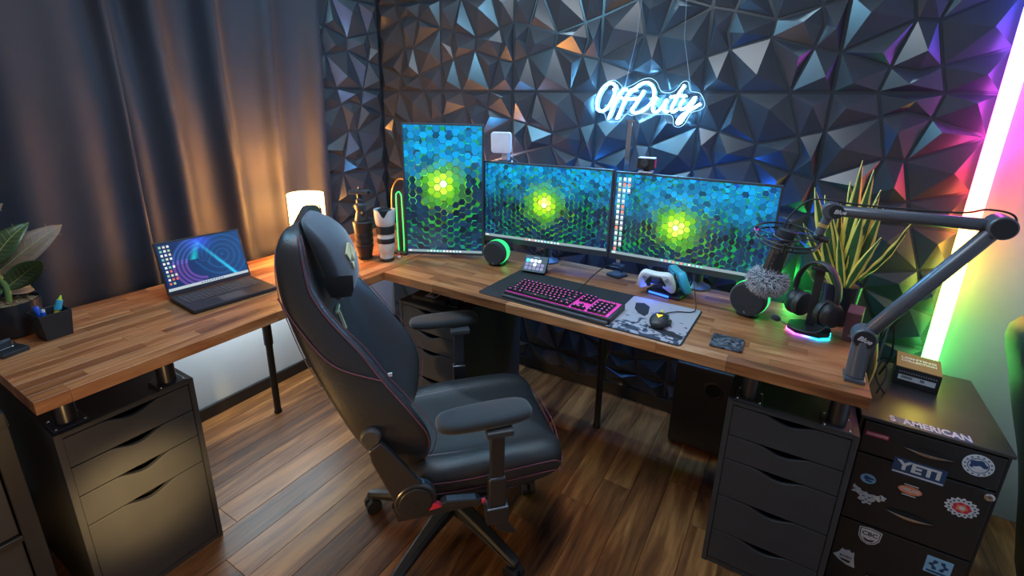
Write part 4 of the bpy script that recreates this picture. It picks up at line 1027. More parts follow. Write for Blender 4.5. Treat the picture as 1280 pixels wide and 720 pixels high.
def leaf(base, tip, nrm, wd, mat_, parent=t, vein=True, droop=.02):
    b_ = Vector(base); d = Vector(tip) - b_; L_ = d.length; d.normalize(); n = Vector(nrm); n = (n - d * n.dot(d)).normalized(); sd = d.cross(n)
    vs = []; fs = []; N_ = 12
    for i_ in range(N_ + 1):
        u = i_ / N_; wv_ = wd * (math.sin(PI * min(1, u * .96 + .02)) ** .75) * (1 - .15 * u) if u < 1 else .001
        c = b_ + d * (L_ * u) - n * (droop * u * u * 4 * (u - .2))
        for q in (-1, -.5, 0, .5, 1): vs.append(c + sd * (wv_ * q) + n * (abs(q) ** 1.3 * wv_ * .30))
    for i_ in range(N_):
        for k in range(4): a = i_ * 5 + k; fs.append((a, a + 1, a + 6, a + 5))
    o = MB().add(vs, fs).build('leaf', mat_, parent, smooth=True)
    so = o.modifiers.new('solid', 'SOLIDIFY'); so.thickness = .0012
    if vein:
        v = MB(); cp = [b_ + d * (L_ * u) - n * (droop * u * u * 4 * (u - .2)) + n * .001 for u in [k / 10 for k in range(11)]]
        v.tube(cp, [.0022 - .00016 * k for k in range(11)], 6)
        for k in range(2, 9):
            for s_ in (-1, 1): v.tube([cp[k], cp[min(10, k + 1)] + sd * (s_ * wd * .62) + n * (wd * .17)], .0005, 4)
        v.build('vein', 'vein', o, smooth=True)
leaf((-.01, -.01, .20), (.03, .155, .345), (.9, -.2, .5), .045, 'leafb')
leaf((-.012, -.012, .23), (.04, .055, .360), (.75, -.55, .3), .040, 'leaf')
leaf((0, 0, .15), (.035, .110, .245), (.85, .0, .3), .038, 'leaf', droop=-.03)
leaf((-.018, -.02, .33), (.02, .01, .42), (.7, -.5, .3), .030, 'leafb')
leaf((0, -.02, .2), (.06, -.16, .30), (.6, .3, .7), .045, 'leaf')
leaf((0, 0, .14), (-.02, .09, .15), (.8, .1, .6), .028, 'leafb')
leaf((0, -.01, .16), (.08, -.10, .17), (.3, .3, .9), .040, 'leaf')

# small phone stand at the very edge
t = thing('phone_stand', 'small black phone stand in front of the plant pot', 'stand', (0.455, -2.035, HD), R(15))
MB().box((-.035, -.040, 0), (.030, .028, .014)).build('base', 'black', t, bevel=.003)
MB().box((-.028, -.030, .013), (-.015, .012, .040)).build('upright', 'gplastic', t, bevel=.004)
MB().box((-.014, -.030, .014), (.0, .012, .032)).build('clear_holder', 'acrylic', t, bevel=.002)

# lenses in the corner
t = thing('telephoto_lens', 'white telephoto lens with petal hood standing upright beside the vertical monitor', 'camera lens', (0.728, -0.752, HD))
MB().lathe([(.034, 0), (.036, .004), (.036, .016), (.034, .018)], (0, 0, 0), n=32).build('lens_cap', 'black', t, smooth=True)
MB().lathe([(.033, .018), (.034, .03), (.038, .05), (.041, .055), (.041, .095)], (0, 0, 0), n=32).build('rear_barrel', 'lensw', t, smooth=True)
MB().lathe([(.0415, .095), (.043, .097), (.043, .118), (.0415, .120)], (0, 0, 0), n=32).build('focus_ring', 'rubber', t, smooth=True)
MB().lathe([(.041, .120), (.041, .142)], (0, 0, 0), n=32).build('middle_barrel', 'lensw', t, smooth=True)
MB().lathe([(.0415, .142), (.044, .144), (.044, .180), (.042, .182)], (0, 0, 0), n=32).build('zoom_ring', 'rubber', t, smooth=True)
h_ = MB(); n_ = 48; vs = []; fs = []
for j, (r_, z) in enumerate([(.041, .182), (.046, .192), (.049, .22), (.051, 0), (.049, 0), (.044, .20), (.039, .186)]):
    for k in range(n_):
        a = 2 * PI * k / n_; zt = .262 - .022 * max(0, math.cos(2 * (a + .9))) ** 4 * 1.6
        vs.append((r_ * math.cos(a), r_ * math.sin(a), zt if z == 0 else z))
for j in range(6):
    for k in range(n_): k2 = (k + 1) % n_; fs.append((j * n_ + k, j * n_ + k2, (j + 1) * n_ + k2, (j + 1) * n_ + k))
h_.add(vs, fs).build('lens_hood', 'lensw', t, smooth=True)
MB().cyl((0, 0, .20), (0, 0, .262), .034, n=28).build('front_cap', 'plastic', t, bevel=.003, smooth=True)

t = thing('black_lens', 'black zoom lens standing on its cap at the desk corner', 'camera lens', (0.610, -0.785, HD))
MB().lathe([(.034, 0), (.036, .004), (.036, .016)], (0, 0, 0), n=28).build('lens_cap', 'rubber', t, smooth=True)
MB().lathe([(.034, .016), (.037, .03), (.041, .05), (.041, .10), (.043, .102), (.043, .14), (.046, .16), (.050, .19), (.044, .195)], (0, 0, 0), n=32).build('barrel', 'plastic', t, smooth=True)
for z in (.06, .085, .115): MB().lathe([(.0415, z), (.0445, z + .002), (.0445, z + .016), (.0415, z + .018)], (0, 0, 0), n=40).build('grip_ring', 'rubber', t, smooth=True)
t = thing('tripod_head', 'black ball head with quick release plate standing on the black lens', 'tripod head', (0.606, -0.790, HD + .196))
MB().lathe([(.030, 0), (.032, .006), (.026, .03), (.022, .05), (.028, .06), (.028, .08), (.018, .09)], (0, 0, 0), n=28).build('housing', 'gplastic', t, smooth=True)
MB().sphere((0, 0, .098), .020, 18).build('ball', 'plastic', t, smooth=True)
MB().cyl((0, 0, .112), (0, 0, .134), .014).build('stem', 'plastic', t, smooth=True)
MB().box((-.045, -.024, .134), (.045, .024, .152)).build('clamp', 'gplastic', t, bevel=.003).rotation_euler = (0, 0, R(25))
for c_, r_ in (((.038, -.01, .045), .012), ((-.036, -.006, .07), .010), ((.06, .02, .143), .009)): MB().cyl((c_[0] * .5, c_[1], c_[2]), c_, r_, n=16).build('knob', 'rubber', t, bevel=.002, smooth=True)
MB().cyl((0, 0, .152), (0, 0, .168), .006).build('screw', 'gun', t, smooth=True)

t = thing('toy_figurine', 'tiny yellow and blue toy figure standing behind the chair pillow', 'toy', (0.340, -0.700, HD), R(10))
MB().box((-.014, -.009, 0), (-.002, .009, .022)).build('leg', 'blue', t, bevel=.003); MB().box((.002, -.009, 0), (.014, .009, .022)).build('leg', 'blue', t, bevel=.003)
MB().lathe([(.014, .021), (.017, .025), (.012, .044)], (0, 0, 0)).build('body', 'blue', t, smooth=True)
hd = MB().sphere((0, 0, .062), .021, 16, sc=(1.1, .95, .85)).build('head', 'skin', t, smooth=True)
MB().lathe([(.0245, .062), (.027, .068), (.022, .085), (.008, .092)], (0, 0, 0)).build('hair', 'yellow', hd, smooth=True)
for sx in (-.008, .008): MB().sphere((sx, -.0185, .061), .0028, 8).build('eye', 'plastic', hd)
MB().tube([(-.006, -.018, .052), (0, -.0195, .050), (.006, -.018, .052)], .0008, 5).build('mouth', 'red', hd)
t = thing('small_toy', 'little white and red trinket between the white lens and the vertical monitor', 'toy', (0.758, -0.700, HD))
MB().sphere((0, 0, .010), .010, 12).build('body', 'white', t, smooth=True); MB().sphere((0, 0, .024), .007, 12).build('head', 'red', t, smooth=True)

# green-lit loop stand behind the white lens
t = thing('loop_light', 'thin green glowing loop light with copper arch behind the white lens', 'lamp', (0.690, -0.615, HD), R(15))
MB().box((-.03, -.04, 0), (.05, .05, .012)).build('base', 'black', t, bevel=.003)
pts = [(-.012, 0, .02), (-.014, 0, .28), (-.008, 0, .315), (.004, 0, .325), (.014, 0, .312), (.018, 0, .28), (.020, 0, .02), (.004, 0, .008)]
MB().tube(catmull(pts, 5, True), .0028, 8, closed=True).build('glowing_loop', 'green_e', t, smooth=True)
MB().box((-.020, .006, .012), (.050, .012, .30)).build('back_plate', 'black', t, bevel=.004)
MB().tube(catmull([(-.055, .03, .012), (-.057, .03, .25), (-.045, .03, .34), (-.01, .03, .385), (.04, .03, .38)], 6), .0035, 8).build('copper_arch', 'goldm', t, smooth=True)

# ================================================================== ON THE MONITOR DESK
# desk pad: black cloth left, printed white right
t = thing('desk_pad', 'large black desk pad with white printed right end under keyboard and mouse', 'desk mat', (1.775, -0.69, HD), R(-1.5))
def rrect(x0, y0, x1, y1, r_, n=5):
    p = []
    for cx_, cy_, a0 in ((x1 - r_, y1 - r_, 0), (x0 + r_, y1 - r_, 90), (x0 + r_, y0 + r_, 180), (x1 - r_, y0 + r_, 270)):
        for k in range(n + 1): a = R(a0 + 90 * k / n); p.append((cx_ + r_ * math.cos(a), cy_ + r_ * math.sin(a)))
    return p
MB().prism(rrect(-.42, -.175, .42, .175, .018), 2, 0, .0032).build('cloth', 'padblack', t, bevel=.001)
MB().prism(rrect(.145, -.170, .414, .170, .012), 2, .0032, .0036).build('printed_area', 'matprint', t)
pr = MB(); pr.prism([(.175, .10), (.205, .115), (.235, .09), (.250, .02), (.245, -.01), (.215, .005), (.190, .04)], 2, .0036, .0039)
pr.prism([(.27, -.085), (.33, -.075), (.41, -.10), (.41, -.125), (.34, -.12), (.30, -.10)], 2, .0036, .0039)
rnd = random.Random(11)
for k in range(34):
    x = rnd.uniform(.15, .40); y = -.165 + abs(rnd.gauss(0, .05)); a = rnd.uniform(.002, .009); pr.prism([(x + a * rnd.uniform(.5, 1.5) * math.cos(q), y + a * rnd.uniform(.3, 1) * math.sin(q)) for q in [2 * PI * j / 7 for j in range(7)]], 2, .0036, .0038)
pr = pr.build('print', 'padblack', t); pr['kind'] = 'stuff'

# keyboard with magenta backlight
t = thing('keyboard', 'black mechanical keyboard with magenta backlit keys on the desk pad', 'keyboard', (1.700, -0.756, HD + .0034), R(-2.2))
MB().prism(rrect(-.235, -.082, .235, .078, .006), 2, 0, .020).build('case', 'plastic', t, bevel=.002)
MB().box((-.230, -.098, 0), (.230, -.082, .011)).build('front_rail', 'gplastic', t, bevel=.003)
MB().box((-.226, -.072, .0200), (.222, .071, .0212)).build('glowing_plate', 'pink_dim', t)
keys = MB(); leg = MB(); HK = 1.13; rows = [[1] * 15, [1] * 13 + [2], [1.5] + [1] * 12 + [1.5], [1.75] + [1] * 11 + [2.25], [2.25] + [1] * 10 + [2.75], [1.25, 1.25, 1.25, 6.25, 1.25, 1.25, 1.25, 1.25]]
u = .01905
def key(x0, y0, w_, h_=1.17):
    a, b2 = x0 + .0012, x0 + w_ * u - .0012; c, d = y0 + .0012, y0 + h_ * u - .0012; ii = .0022
    keys.loft([[(a, c, .0215), (b2, c, .0215), (b2, d, .0215), (a, d, .0215)], [(a + ii, c + ii * .7, .031), (b2 - ii, c + ii * .7, .031), (b2 - ii, d - ii, .031), (a + ii, d - ii, .031)]])
    cx_, cy_ = (a + b2) / 2, (c + d) / 2; leg.cbox((cx_, cy_ + .002, .0312), (min(.0055, (b2 - a) * .5), .0030, .0005))
for r_, row in enumerate(rows):
    x = -.225; y = .070 - (r_ + 1) * u * 1.2 + (.004 if r_ == 0 else 0) + .004
    y = .072 - (r_ + 1) * .0238
    for w_ in row: key(x, y, w_); x += w_ * u
    x0 = -.225 + 15.45 * u
    if r_ in (0, 1, 2): [key(x0 + k * u, y, 1) for k in range(3)]
    if r_ == 4: key(x0 + u, y, 1)
    if r_ == 5: [key(x0 + k * u, y, 1) for k in range(3)]
    x1 = -.225 + 18.95 * u
    if r_ > 0: [key(x1 + k * u, y, 1) for k in range(4)]
k = keys.build('keys', 'plastic', t); k['kind'] = 'stuff'
k = leg.build('key_legends', 'pink_e', t); k['kind'] = 'stuff'
tag(MB().tube(catmull([(1.700, -.672, HD + .012), (1.715, -.60, HD + .02), (1.735, -.50, HD + .055), (1.765, -.40, HD + .075), (1.80, -.33, HD + .045), (1.785, -.29, HD + .012), (1.75, -.27, HD + .010)], 7), .0027, 8).build('keyboard_cable', 'rubber', smooth=True), 'black cable arching up from the keyboard to the square pad below the monitors', 'cable')
t = thing('square_dock', 'small flat black square dock on the desk below the join of the two monitors', 'dock', (1.775, -.315, HD), R(-20))
MB().prism(rrect(-.038, -.038, .038, .038, .01), 2, 0, .010).build('body', 'plastic', t, bevel=.002); MB().prism(rrect(-.028, -.028, .028, .028, .008), 2, .010, .011).build('glass_top', 'gplastic', t)

# mouse
t = thing('gaming_mouse', 'black mouse with glowing yellow emblem on the white end of the desk pad', 'mouse', (2.083, -0.735, HD + .0040), R(4))
lo = []
for y, w_, h_ in ((-.062, .012, .012), (-.058, .026, .024), (-.035, .034, .038), (-.005, .033, .040), (.025, .029, .033), (.050, .028, .022), (.060, .024, .014), (.062, .010, .008)):
    lo.append([(w_ * math.cos(q) * (1 if math.sin(q) > -.1 else .9), y, max(0.001, h_ * (.5 + .5 * math.sin(q)))) for q in [2 * PI * k / 20 for k in range(20)]])
MB().loft(lo).build('shell', 'plastic', t, sub=1)
MB().prism([(.030, -.03), (.040, -.01), (.041, .02), (.032, .03), (.026, 0)], 2, .003, .012).build('thumb_rest', 'plastic', t, bevel=.003)
MB().tube([(0, -.003, .0405), (0, .025, .034), (0, .060, .014)], .0008, 5).build('split_line', 'rubber', t)
MB().cyl((-.0045, .040, .026), (.0045, .040, .026), .009, n=18).build('wheel', 'yellow', t, bevel=.001, smooth=True)
em = MB(); Te = Matrix.Translation((0, -.025, .0395)) @ Matrix.Rotation(R(6), 4, 'X'); em.prism([(-.011, .008), (0, .004), (.011, .008), (0, -.014)], 2, -.001, .0012, T=Te)
M['yel_e'] = emit('yellow_light', (1.0, .62, .02), 2.0); em.build('emblem', 'yel_e', t)
for sx in (-.006, .006): MB().box((sx - .002, .058, .010), (sx + .002, .068, .016)).build('connector', 'goldm', t)
tag(MB().tube(catmull([(2.083, -.672, HD + .012), (2.09, -.64, HD + .010), (2.12, -.60, HD + .007), (2.165, -.575, HD + .007), (2.175, -.55, HD + .02), (2.150, -.49, HD + .08), (2.13, -.43, HD + .11), (2.125, -.385, HD + .075), (2.11, -.34, HD + .02)], 7), .0022, 8).build('mouse_cable', 'rubber', smooth=True), 'thin black mouse cable rising beside the white game controller', 'cable')

# macro key pad
t = thing('macro_pad', 'small black macro pad with fifteen lit keys left of the keyboard', 'keypad', (1.432, -0.475, HD), R(8))
Tp = Matrix.Rotation(R(48), 4, 'X')
MB().prism(rrect(-.058, 0, .058, .086, .008), 2, 0, .014, T=Matrix.Translation((0, -.045, .004)) @ Tp).build('body', 'plastic', t, bevel=.002)
MB().prism([(-.045, 0), (.03, 0), (.018, .055), (.006, .06)], 0, -.045, .045).build('stand', 'gplastic', t, bevel=.002)
hot = {(0, 0): 'cyan_e', (0, 1): 'white_e', (0, 2): 'white_e', (0, 3): 'white_e', (1, 2): 'white_e'}
for r_ in range(3):
    for c_ in range(5):
        if (r_, c_) == (0, 4): mt = 'gplastic'
        else: mt = hot.get((r_, c_), 'lav_e')
        MB().prism(rrect(-.047 + c_ * .0192, .050 - r_ * .0192, -.047 + c_ * .0192 + .0155, .050 - r_ * .0192 + .0155, .003, 3), 2, .0135, .0155, T=Matrix.Translation((0, -.045, .004)) @ Tp).build('key', mt, t)
MB().prism([(-.015, .074), (.015, .074), (.015, .077), (-.015, .077)], 2, .0138, .0143, T=Matrix.Translation((0, -.045, .004)) @ Tp).build('marking', 'stickwhite', t)

# round desk speakers with green side light
def speaker(loc, rz, label, r_=.070):
    t = thing('desk_speaker', label, 'speaker', loc, rz)
    c = (0, 0, r_ + .006); s_ = r_ / .070
    f = MB().lathe([(.0, -.002), (.062 * s_, -.002), (.066 * s_, .002), (.070 * s_, .012), (.071 * s_, .030)], (0, -.045, c[2]), (0, 1, c[2]), 40).build('front_grille', 'suede', t, smooth=True)
    MB().lathe([(.0715 * s_, .030), (.0725 * s_, .040), (.070 * s_, .062), (.066 * s_, .072)], (0, -.045, c[2]), (0, 1, c[2]), 40, caps=False).build('light_band', 'green_e', t, smooth=True)
    MB().lathe([(.066 * s_, .072), (.055 * s_, .092), (.030 * s_, .105), (.0, .107)], (0, -.045, c[2]), (0, 1, c[2]), 40).build('rear_shell', 'plastic', t, smooth=True)
    MB().lathe([(.040, 0), (.042, .003), (.036, .008)], (0, 0, 0), n=28).build('foot', 'rubber', t, smooth=True)
    e = MB(); e.prism([(-.003, c[2] - .052), (.001, c[2] - .052), (.001, c[2] - .044), (-.003, c[2] - .044)], 1, -.0485, -.0468); e.prism([(.001, c[2] - .052), (.005, c[2] - .052), (.005, c[2] - .050), (.001, c[2] - .050)], 1, -.0485, -.0468); e.build('marking', 'grey', f)
speaker((1.216, -0.49, HD), R(5), 'round black speaker with green side glow between vertical and middle monitors', .059)
speaker((2.352, -0.455, HD), R(-14), 'round black speaker below the right monitor and fur-covered microphone', .066)

# controllers on a charging stand
t0 = thing('charging_stand', 'small black charging stand with blue light under the two game controllers', 'charger', (2.03, -0.43, HD), R(-12))
MB().prism(rrect(-.075, -.035, .075, .055, .012), 2, 0, .016).build('base', 'plastic', t0, bevel=.003)
MB().box((-.050, -.002, .016), (.050, .020, .070)).build('upright', 'plastic', t0, bevel=.004)
MB().prism(rrect(-.060, -.0370, .030, -.0352, .0005), 2, .004, .012).build('light_strip', 'blue_e', t0)
def controller(loc, rx, rz, label, shell, lit=None):
    t = thing('game_controller', label, 'controller', loc, rz); t.rotation_euler = (rx, 0, rz)
    half = [(0, .030), (.022, .031), (.045, .036), (.062, .030), (.074, .006), (.080, -.030), (.078, -.058), (.066, -.064), (.054, -.050), (.042, -.022), (.026, -.016), (0, -.016)]
    out = half + [(-a, b2) for a, b2 in half[-2:0:-1]]
    lo = []
    for y, sc_ in ((-.020, .86), (-.016, .95), (-.004, 1.0), (.010, .98), (.020, .85)): lo.append([(a * (sc_ if abs(a) > .05 else 1), y + (.016 * max(0, -b2 - .01) / .05 if y > 0 else .012 * max(0, -b2 - .01) / .05), b2 * sc_) for a, b2 in out])
    MB().loft(lo).build('shell', shell, t, sub=2)
    ctr = MB(); ctr.prism([(-.022, .022), (.022, .022), (.034, .002), (.044, -.018), (.028, -.014), (0, -.014), (-.028, -.014), (-.044, -.018), (-.034, .002)], 1, -.0235, -.012); ctr.build('centre_plate', 'plastic', t, bevel=.003)
    MB().prism([(-.020, .022), (.020, .022), (.016, .004), (-.016, .004)], 1, -.0255, -.020).build('touchpad', shell if shell == 'cyan' else 'gplastic', t, bevel=.002)
    for sx in (-.024, .024):
        MB().lathe([(.009, 0), (.006, .004), (.006, .010), (.0095, .012), (.0095, .016), (.007, .017)], (sx, -.020, -.010), (sx, -1, -.010), 20).build('thumbstick', 'rubber', t, smooth=True)
    for ax, az in ((.046, .018), (.053, .011), (.039, .011), (.046, .004)): MB().cyl((ax, -.016, az), (ax, -.022, az), .0036, n=14).build('button', 'grey', t, bevel=.0005)
    d = MB(); d.cbox((-.046, -.020, .011), (.018, .005, .006)); d.cbox((-.046, -.020, .011), (.006, .005, .018)); d.build('direction_pad', 'grey', t, bevel=.0006)
    return t
controller((2.000, -0.492, HD + .085), R(14), R(2), 'white and black game controller hanging at the front of the charging stand', 'white')
controller((2.065, -0.395, HD + .082), R(10), R(-55), 'light blue game controller behind the white and black one', 'cyan')
point('controller_glow', (1.985, -0.515, HD + .035), .22, (.04, .12, 1.0), .012)

# coaster
t = thing('coaster', 'square slate coaster with engraving lying near the right front edge of the desk', 'coaster', (2.318, -0.765, HD), R(1))
MB().prism(rrect(-.050, -.050, .050, .050, .004), 2, .001, .008).build('slate', 'slate', t, bevel=.001)
s = MB(); ring_pts = [(.030 * math.cos(q), .026 * math.sin(q), .0082) for q in [2 * PI * k / 28 for k in range(28)]]; s.tube(ring_pts, .0007, 4, closed=True); s.tube([(-.02, -.006, .0082), (0, .004, .0082), (.02, -.006, .0082)], .0007, 4)
s.build('engraving', 'grey', t)

# webcam on the right monitor
t = thing('webcam', 'small boxy webcam clipped on top of the right monitor', 'camera', (1.872, -0.350, 1.326), R(6))
MB().box((-.030, -.010, 0), (.030, .035, .006)).build('clip', 'white', t, bevel=.001)
MB().box((-.010, .000, .006), (.014, .022, .018)).build('neck', 'plastic', t, bevel=.001)
MB().box((-.036, -.020, .018), (.036, .040, .062)).build('housing', 'plastic', t, bevel=.002)
MB().box((-.034, -.018, .062), (.034, .038, .0635)).build('top_plate', 'white', t)
MB().box((.036, -.016, .022), (.0368, .036, .058)).build('side_label', 'red', t)
MB().lathe([(.016, 0), (.016, .005), (.012, .006), (.010, .003)], (-.004, -.020, .042), (-.004, -1, .042), 24).build('lens', 'gplastic', t, smooth=True)

# square key light
t = thing('key_light', 'small white square key light on an arm above the left monitors', 'lamp', (1.120, -0.300, HD))
MB().cyl((0.02, .03, 0), (0.02, .03, .49), .009).build('pole', 'gplastic', t, smooth=True)
MB().box((-.0, -.01, .49), (.035, .02, .53)).build('bracket', 'grey', t, bevel=.004)
MB().tube([(.02, .02, .51), (.11, .10, .44), (.16, .16, .36)], .006).build('arm', 'gplastic', t, smooth=True)
pn = MB().prism(rrect(-.052, -.052, .052, .052, .014), 1, -.012, .008).build('light_panel', 'white', t, bevel=.003); pn.location = (.005, -.02, .58); pn.rotation_euler = (R(8), 0, R(22))

# slim pole behind the screens
t = thing('slim_light_stand', 'slim upright metal pole behind the monitors below the neon sign', 'stand', (1.735, -0.185, HD))
MB().box((-.03, -.05, 0), (.03, .02, .01)).build('base', 'gplastic', t)
MB().box((-.010, -.006, .01), (.012, .006, .700)).build('post', 'chrome', t, bevel=.001)
MB().box((-.020, -.008, .700), (.022, .008, .708)).build('top_bracket', 'chrome', t)

# neon sign
t = thing('neon_sign', 'white neon OffDuty script sign on clear acrylic hanging on the panel wall', 'sign', (1.765, -0.062, 1.622))
SX = .5265 / 1160.0; 
def np_(x, y): return Vector(((x - 640) * SX, 0, -(y - 335) * SX * 1.10))
strokes = [
    [(312, 235), (285, 185), (235, 172), (170, 215), (120, 290), (103, 370), (125, 425), (180, 432), (235, 395), (275, 330), (300, 260), (285, 225)],
    [(435, 235), (385, 235), (345, 290), (300, 370), (275, 440), (250, 505)],
    [(530, 240), (480, 235), (440, 285), (400, 370), (370, 440), (345, 505)],
    [(290, 330), (350, 305), (440, 318), (545, 312)],
    [(470, 255), (520, 215), (590, 175), (650, 172), (700, 210), (718, 275), (700, 340), (650, 395), (580, 435), (520, 440), (498, 415), (530, 370), (575, 300), (612, 240)],
    [(748, 300), (722, 360), (722, 415), (760, 430), (810, 385), (850, 320), (835, 385), (845, 425), (880, 420)],
    [(1010, 192), (965, 265), (925, 345), (905, 400), (925, 428), (965, 400)],
    [(885, 300), (950, 285), (1035, 285)],
    [(1020, 310), (988, 365), (1005, 402), (1055, 380), (1125, 295), (1085, 385), (1040, 470), (1000, 525), (978, 520), (1000, 470), (1070, 420), (1180, 352)]]
tubes = MB(); bk = MB()
for st in strokes:
    pts = catmull([np_(*p) for p in st], 6)
    tubes.tube([p + Vector((0, -.012, 0)) for p in pts], .0046, 8); bk.tube([p + Vector((0, -.002, 0)) for p in pts], .0040, 6)
tubes.build('neon_tube', 'neon', t, smooth=True); bk.build('tube_backing', 'neon_back', t, smooth=True)
ol = [(82, 340), (100, 260), (160, 185), (260, 145), (335, 175), (380, 215), (470, 190), (560, 145), (650, 128), (725, 165), (775, 240), (850, 258), (920, 235), (980, 165), (1035, 165), (1065, 240), (1160, 262), (1215, 350), (1185, 400), (1100, 430), (1050, 520), (1000, 558), (940, 545), (925, 480), (880, 450), (700, 452), (600, 445), (500, 468), (430, 455), (365, 525), (230, 525), (190, 460), (105, 430)]
op = catmull([np_(*p) for p in ol], 4, True)
MB().prism([(p.x, p.z) for p in op], 1, .002, .006).build('acrylic_backing', 'acrylic', t)
M['rim_e'] = emit('acrylic_edge_light', (.55, .85, 1.0), 1.6)
MB().tube([p + Vector((0, .004, 0)) for p in op], .0012, 5, closed=True).build('acrylic_edge', 'rim_e', t)
for (a, b2) in ((np_(395, 215), Vector((-.055, .02, .42))), (np_(1075, 250), Vector((.10, .02, .42)))):
    MB().tube([a, a + (b2 - a) * .6, Vector((b2.x, .040, b2.z + .4))], .0011, 5).build('hanging_wire', 'grey', t)
MB().tube(catmull([np_(720, 455), Vector((.04, .02, -.12)), Vector((.045, .02, -.30)), Vector((.04, .015, -.55))], 5), .0016, 6).build('power_cord', 'plastic', t, smooth=True)

# headphones on a lit stand
t = thing('headphone_stand', 'black headphone stand with rainbow lit base right of the microphone', 'stand', (2.555, -0.505, HD), R(-6))
oct_ = [(.066 * (1 if abs(a) > .5 else 1) * a, .055 * b2) for a, b2 in ((1, .45), (.55, 1), (-.55, 1), (-1, .45), (-1, -.45), (-.55, -1), (.55, -1), (1, -.45))]
MB().prism(oct_, 2, .006, .022).build('base', 'plastic', t, bevel=.003)
M['rgb_e'] = None
m, nt, b = newmat('rainbow_base_light'); tc = nt.nodes.new('ShaderNodeTexCoord'); sp = nt.nodes.new('ShaderNodeSeparateXYZ'); mr = nt.nodes.new('ShaderNodeMapRange')
mr.inputs['From Min'].default_value = -.07; mr.inputs['From Max'].default_value = .07; cr = nt.nodes.new('ShaderNodeValToRGB'); el = cr.color_ramp.elements
el[0].color = (1, .05, .6, 1); el[1].color = (.0, .9, 1, 1); q = el.new(.35); q.color = (.35, .05, 1, 1); q = el.new(.65); q.color = (.0, .35, 1, 1)
nt.links.new(tc.outputs['Object'], sp.inputs[0]); nt.links.new(sp.outputs['X'], mr.inputs['Value']); nt.links.new(mr.outputs[0], cr.inputs[0]); nt.links.new(cr.outputs[0], b.inputs['Emission Color']); b.inputs['Emission Strength'].default_value = 6
M['rgb_e'] = m
MB().prism([(a * 1.03, b2 * 1.03) for a, b2 in oct_], 2, .001, .006).build('light_ring', 'rgb_e', t)
MB().box((-.014, .010, .020), (.014, .022, .235)).build('pole', 'plastic', t, bevel=.002)
MB().prism([(-.030, .232), (.030, .232), (.022, .243), (-.022, .243)], 1, -.005, .035).build('hook', 'plastic', t, bevel=.002)
t = thing('headphones', 'black over-ear headset with boom microphone resting on the stand', 'headphones', (2.555, -0.490, HD + .150), R(-38))
arch = [(.078 * math.cos(R(a)), 0, .105 * math.sin(R(a))) for a in range(-8, 189, 7)]
lo = []
for p in arch:
    d = Vector((p[0] / .078 ** 2, 0, p[2] / .105 ** 2)).normalized(); c = Vector(p)
    lo.append([tuple(c + d * a + Vector((0, b2, 0))) for a, b2 in ((.006, -.016), (.009, 0), (.006, .016), (-.002, .017), (-.006, 0), (-.002, -.017))])
MB().loft(lo).build('headband', 'leather', t, sub=1)
for sd in (-1, 1):
    MB().box((sd * .078 - .004, -.010, -.045), (sd * .078 + .004, .010, .0)).build('yoke', 'goldm' if False else 'gun', t, bevel=.002)
    cup = MB().lathe([(.020, -.022), (.040, -.020), (.046, -.008), (.046, .004), (.040, .014), (.018, .018)], (sd * .070, 0, -.062), (sd * 2, 0, -.062), 30)
    cp = cup.build('ear_cup', 'plastic', t, smooth=True)
    MB().lathe([(.030, -.040), (.043, -.038), (.047, -.030), (.045, -.018)], (sd * .070, 0, -.062), (sd * 2, 0, -.062), 30).build('ear_cushion', 'leather', cp, smooth=True)
bm_ = MB().tube(catmull([(.080, -.020, -.085), (.07, -.06, -.115), (.02, -.085, -.125), (-.05, -.09, -.118)], 6), .0022, 8).build('boom', 'gplastic', t, smooth=True)
MB().sphere((-.066, -.090, -.116), .015, 14, sc=(1.4, .9, .8)).build('boom_microphone', 'suede', bm_, smooth=True)

# snake plant
t = thing('snake_plant', 'tall snake plant with yellow edged leaves in a dark pot behind the headphones', 'plant', (2.640, -0.335, HD), 0)
MB().lathe([(.050, 0), (.054, .004), (.066, .150), (.068, .155), (.062, .155), (.060, .140)], (0, 0, 0), n=32).build('pot', 'pot', t, smooth=True)
o = MB().lathe([(.061, .138), (.060, .142)], (0, 0, 0), n=24).build('soil', 'soil', t); o['kind'] = 'stuff'
def sleaf(base, tip, wd, bend, tw, seed):
    rnd = random.Random(seed); b_ = Vector(base); e_ = Vector(tip); N_ = 18; vs = []; fs = []; mi = []
    d0 = (e_ - b_).normalized(); sd0 = Vector((math.cos(tw), math.sin(tw), 0)); n0 = d0.cross(sd0).normalized()
    for i_ in range(N_ + 1):
        u = i_ / N_; c = b_.lerp(e_, u) + n0 * (bend * math.sin(PI * u)) + Vector((0, 0, -.0))
        w_ = wd * (.45 + .55 * math.sin(PI * min(1, u * 1.0 + .05) ** .8)) * (1 - u ** 5) + .0006
        a = .9 * math.sin(u * 3 + seed); sd = (sd0 * math.cos(a * .5) + n0 * math.sin(a * .5)).normalized()
        w_ *= 1.25
        for q in (-1, -.52, 0, .52, 1): vs.append(c + sd * (w_ * q) + n0 * (.25 * w_ * q * q + .0015 * math.sin(u * 26 + q * 3)))
    for i_ in range(N_):
        for k in range(4): a = i_ * 5 + k; fs.append((a, a + 1, a + 6, a + 5)); mi.append(1 if k in (0, 3) else 0)
    mb = MB(); mb.v = [tuple(v) for v in vs]; mb.f = fs; mb.mi = mi
    o = mb.build('leaf', ['snake', 'snakey'], t, smooth=True); so = o.modifiers.new('solid', 'SOLIDIFY'); so.thickness = .0018
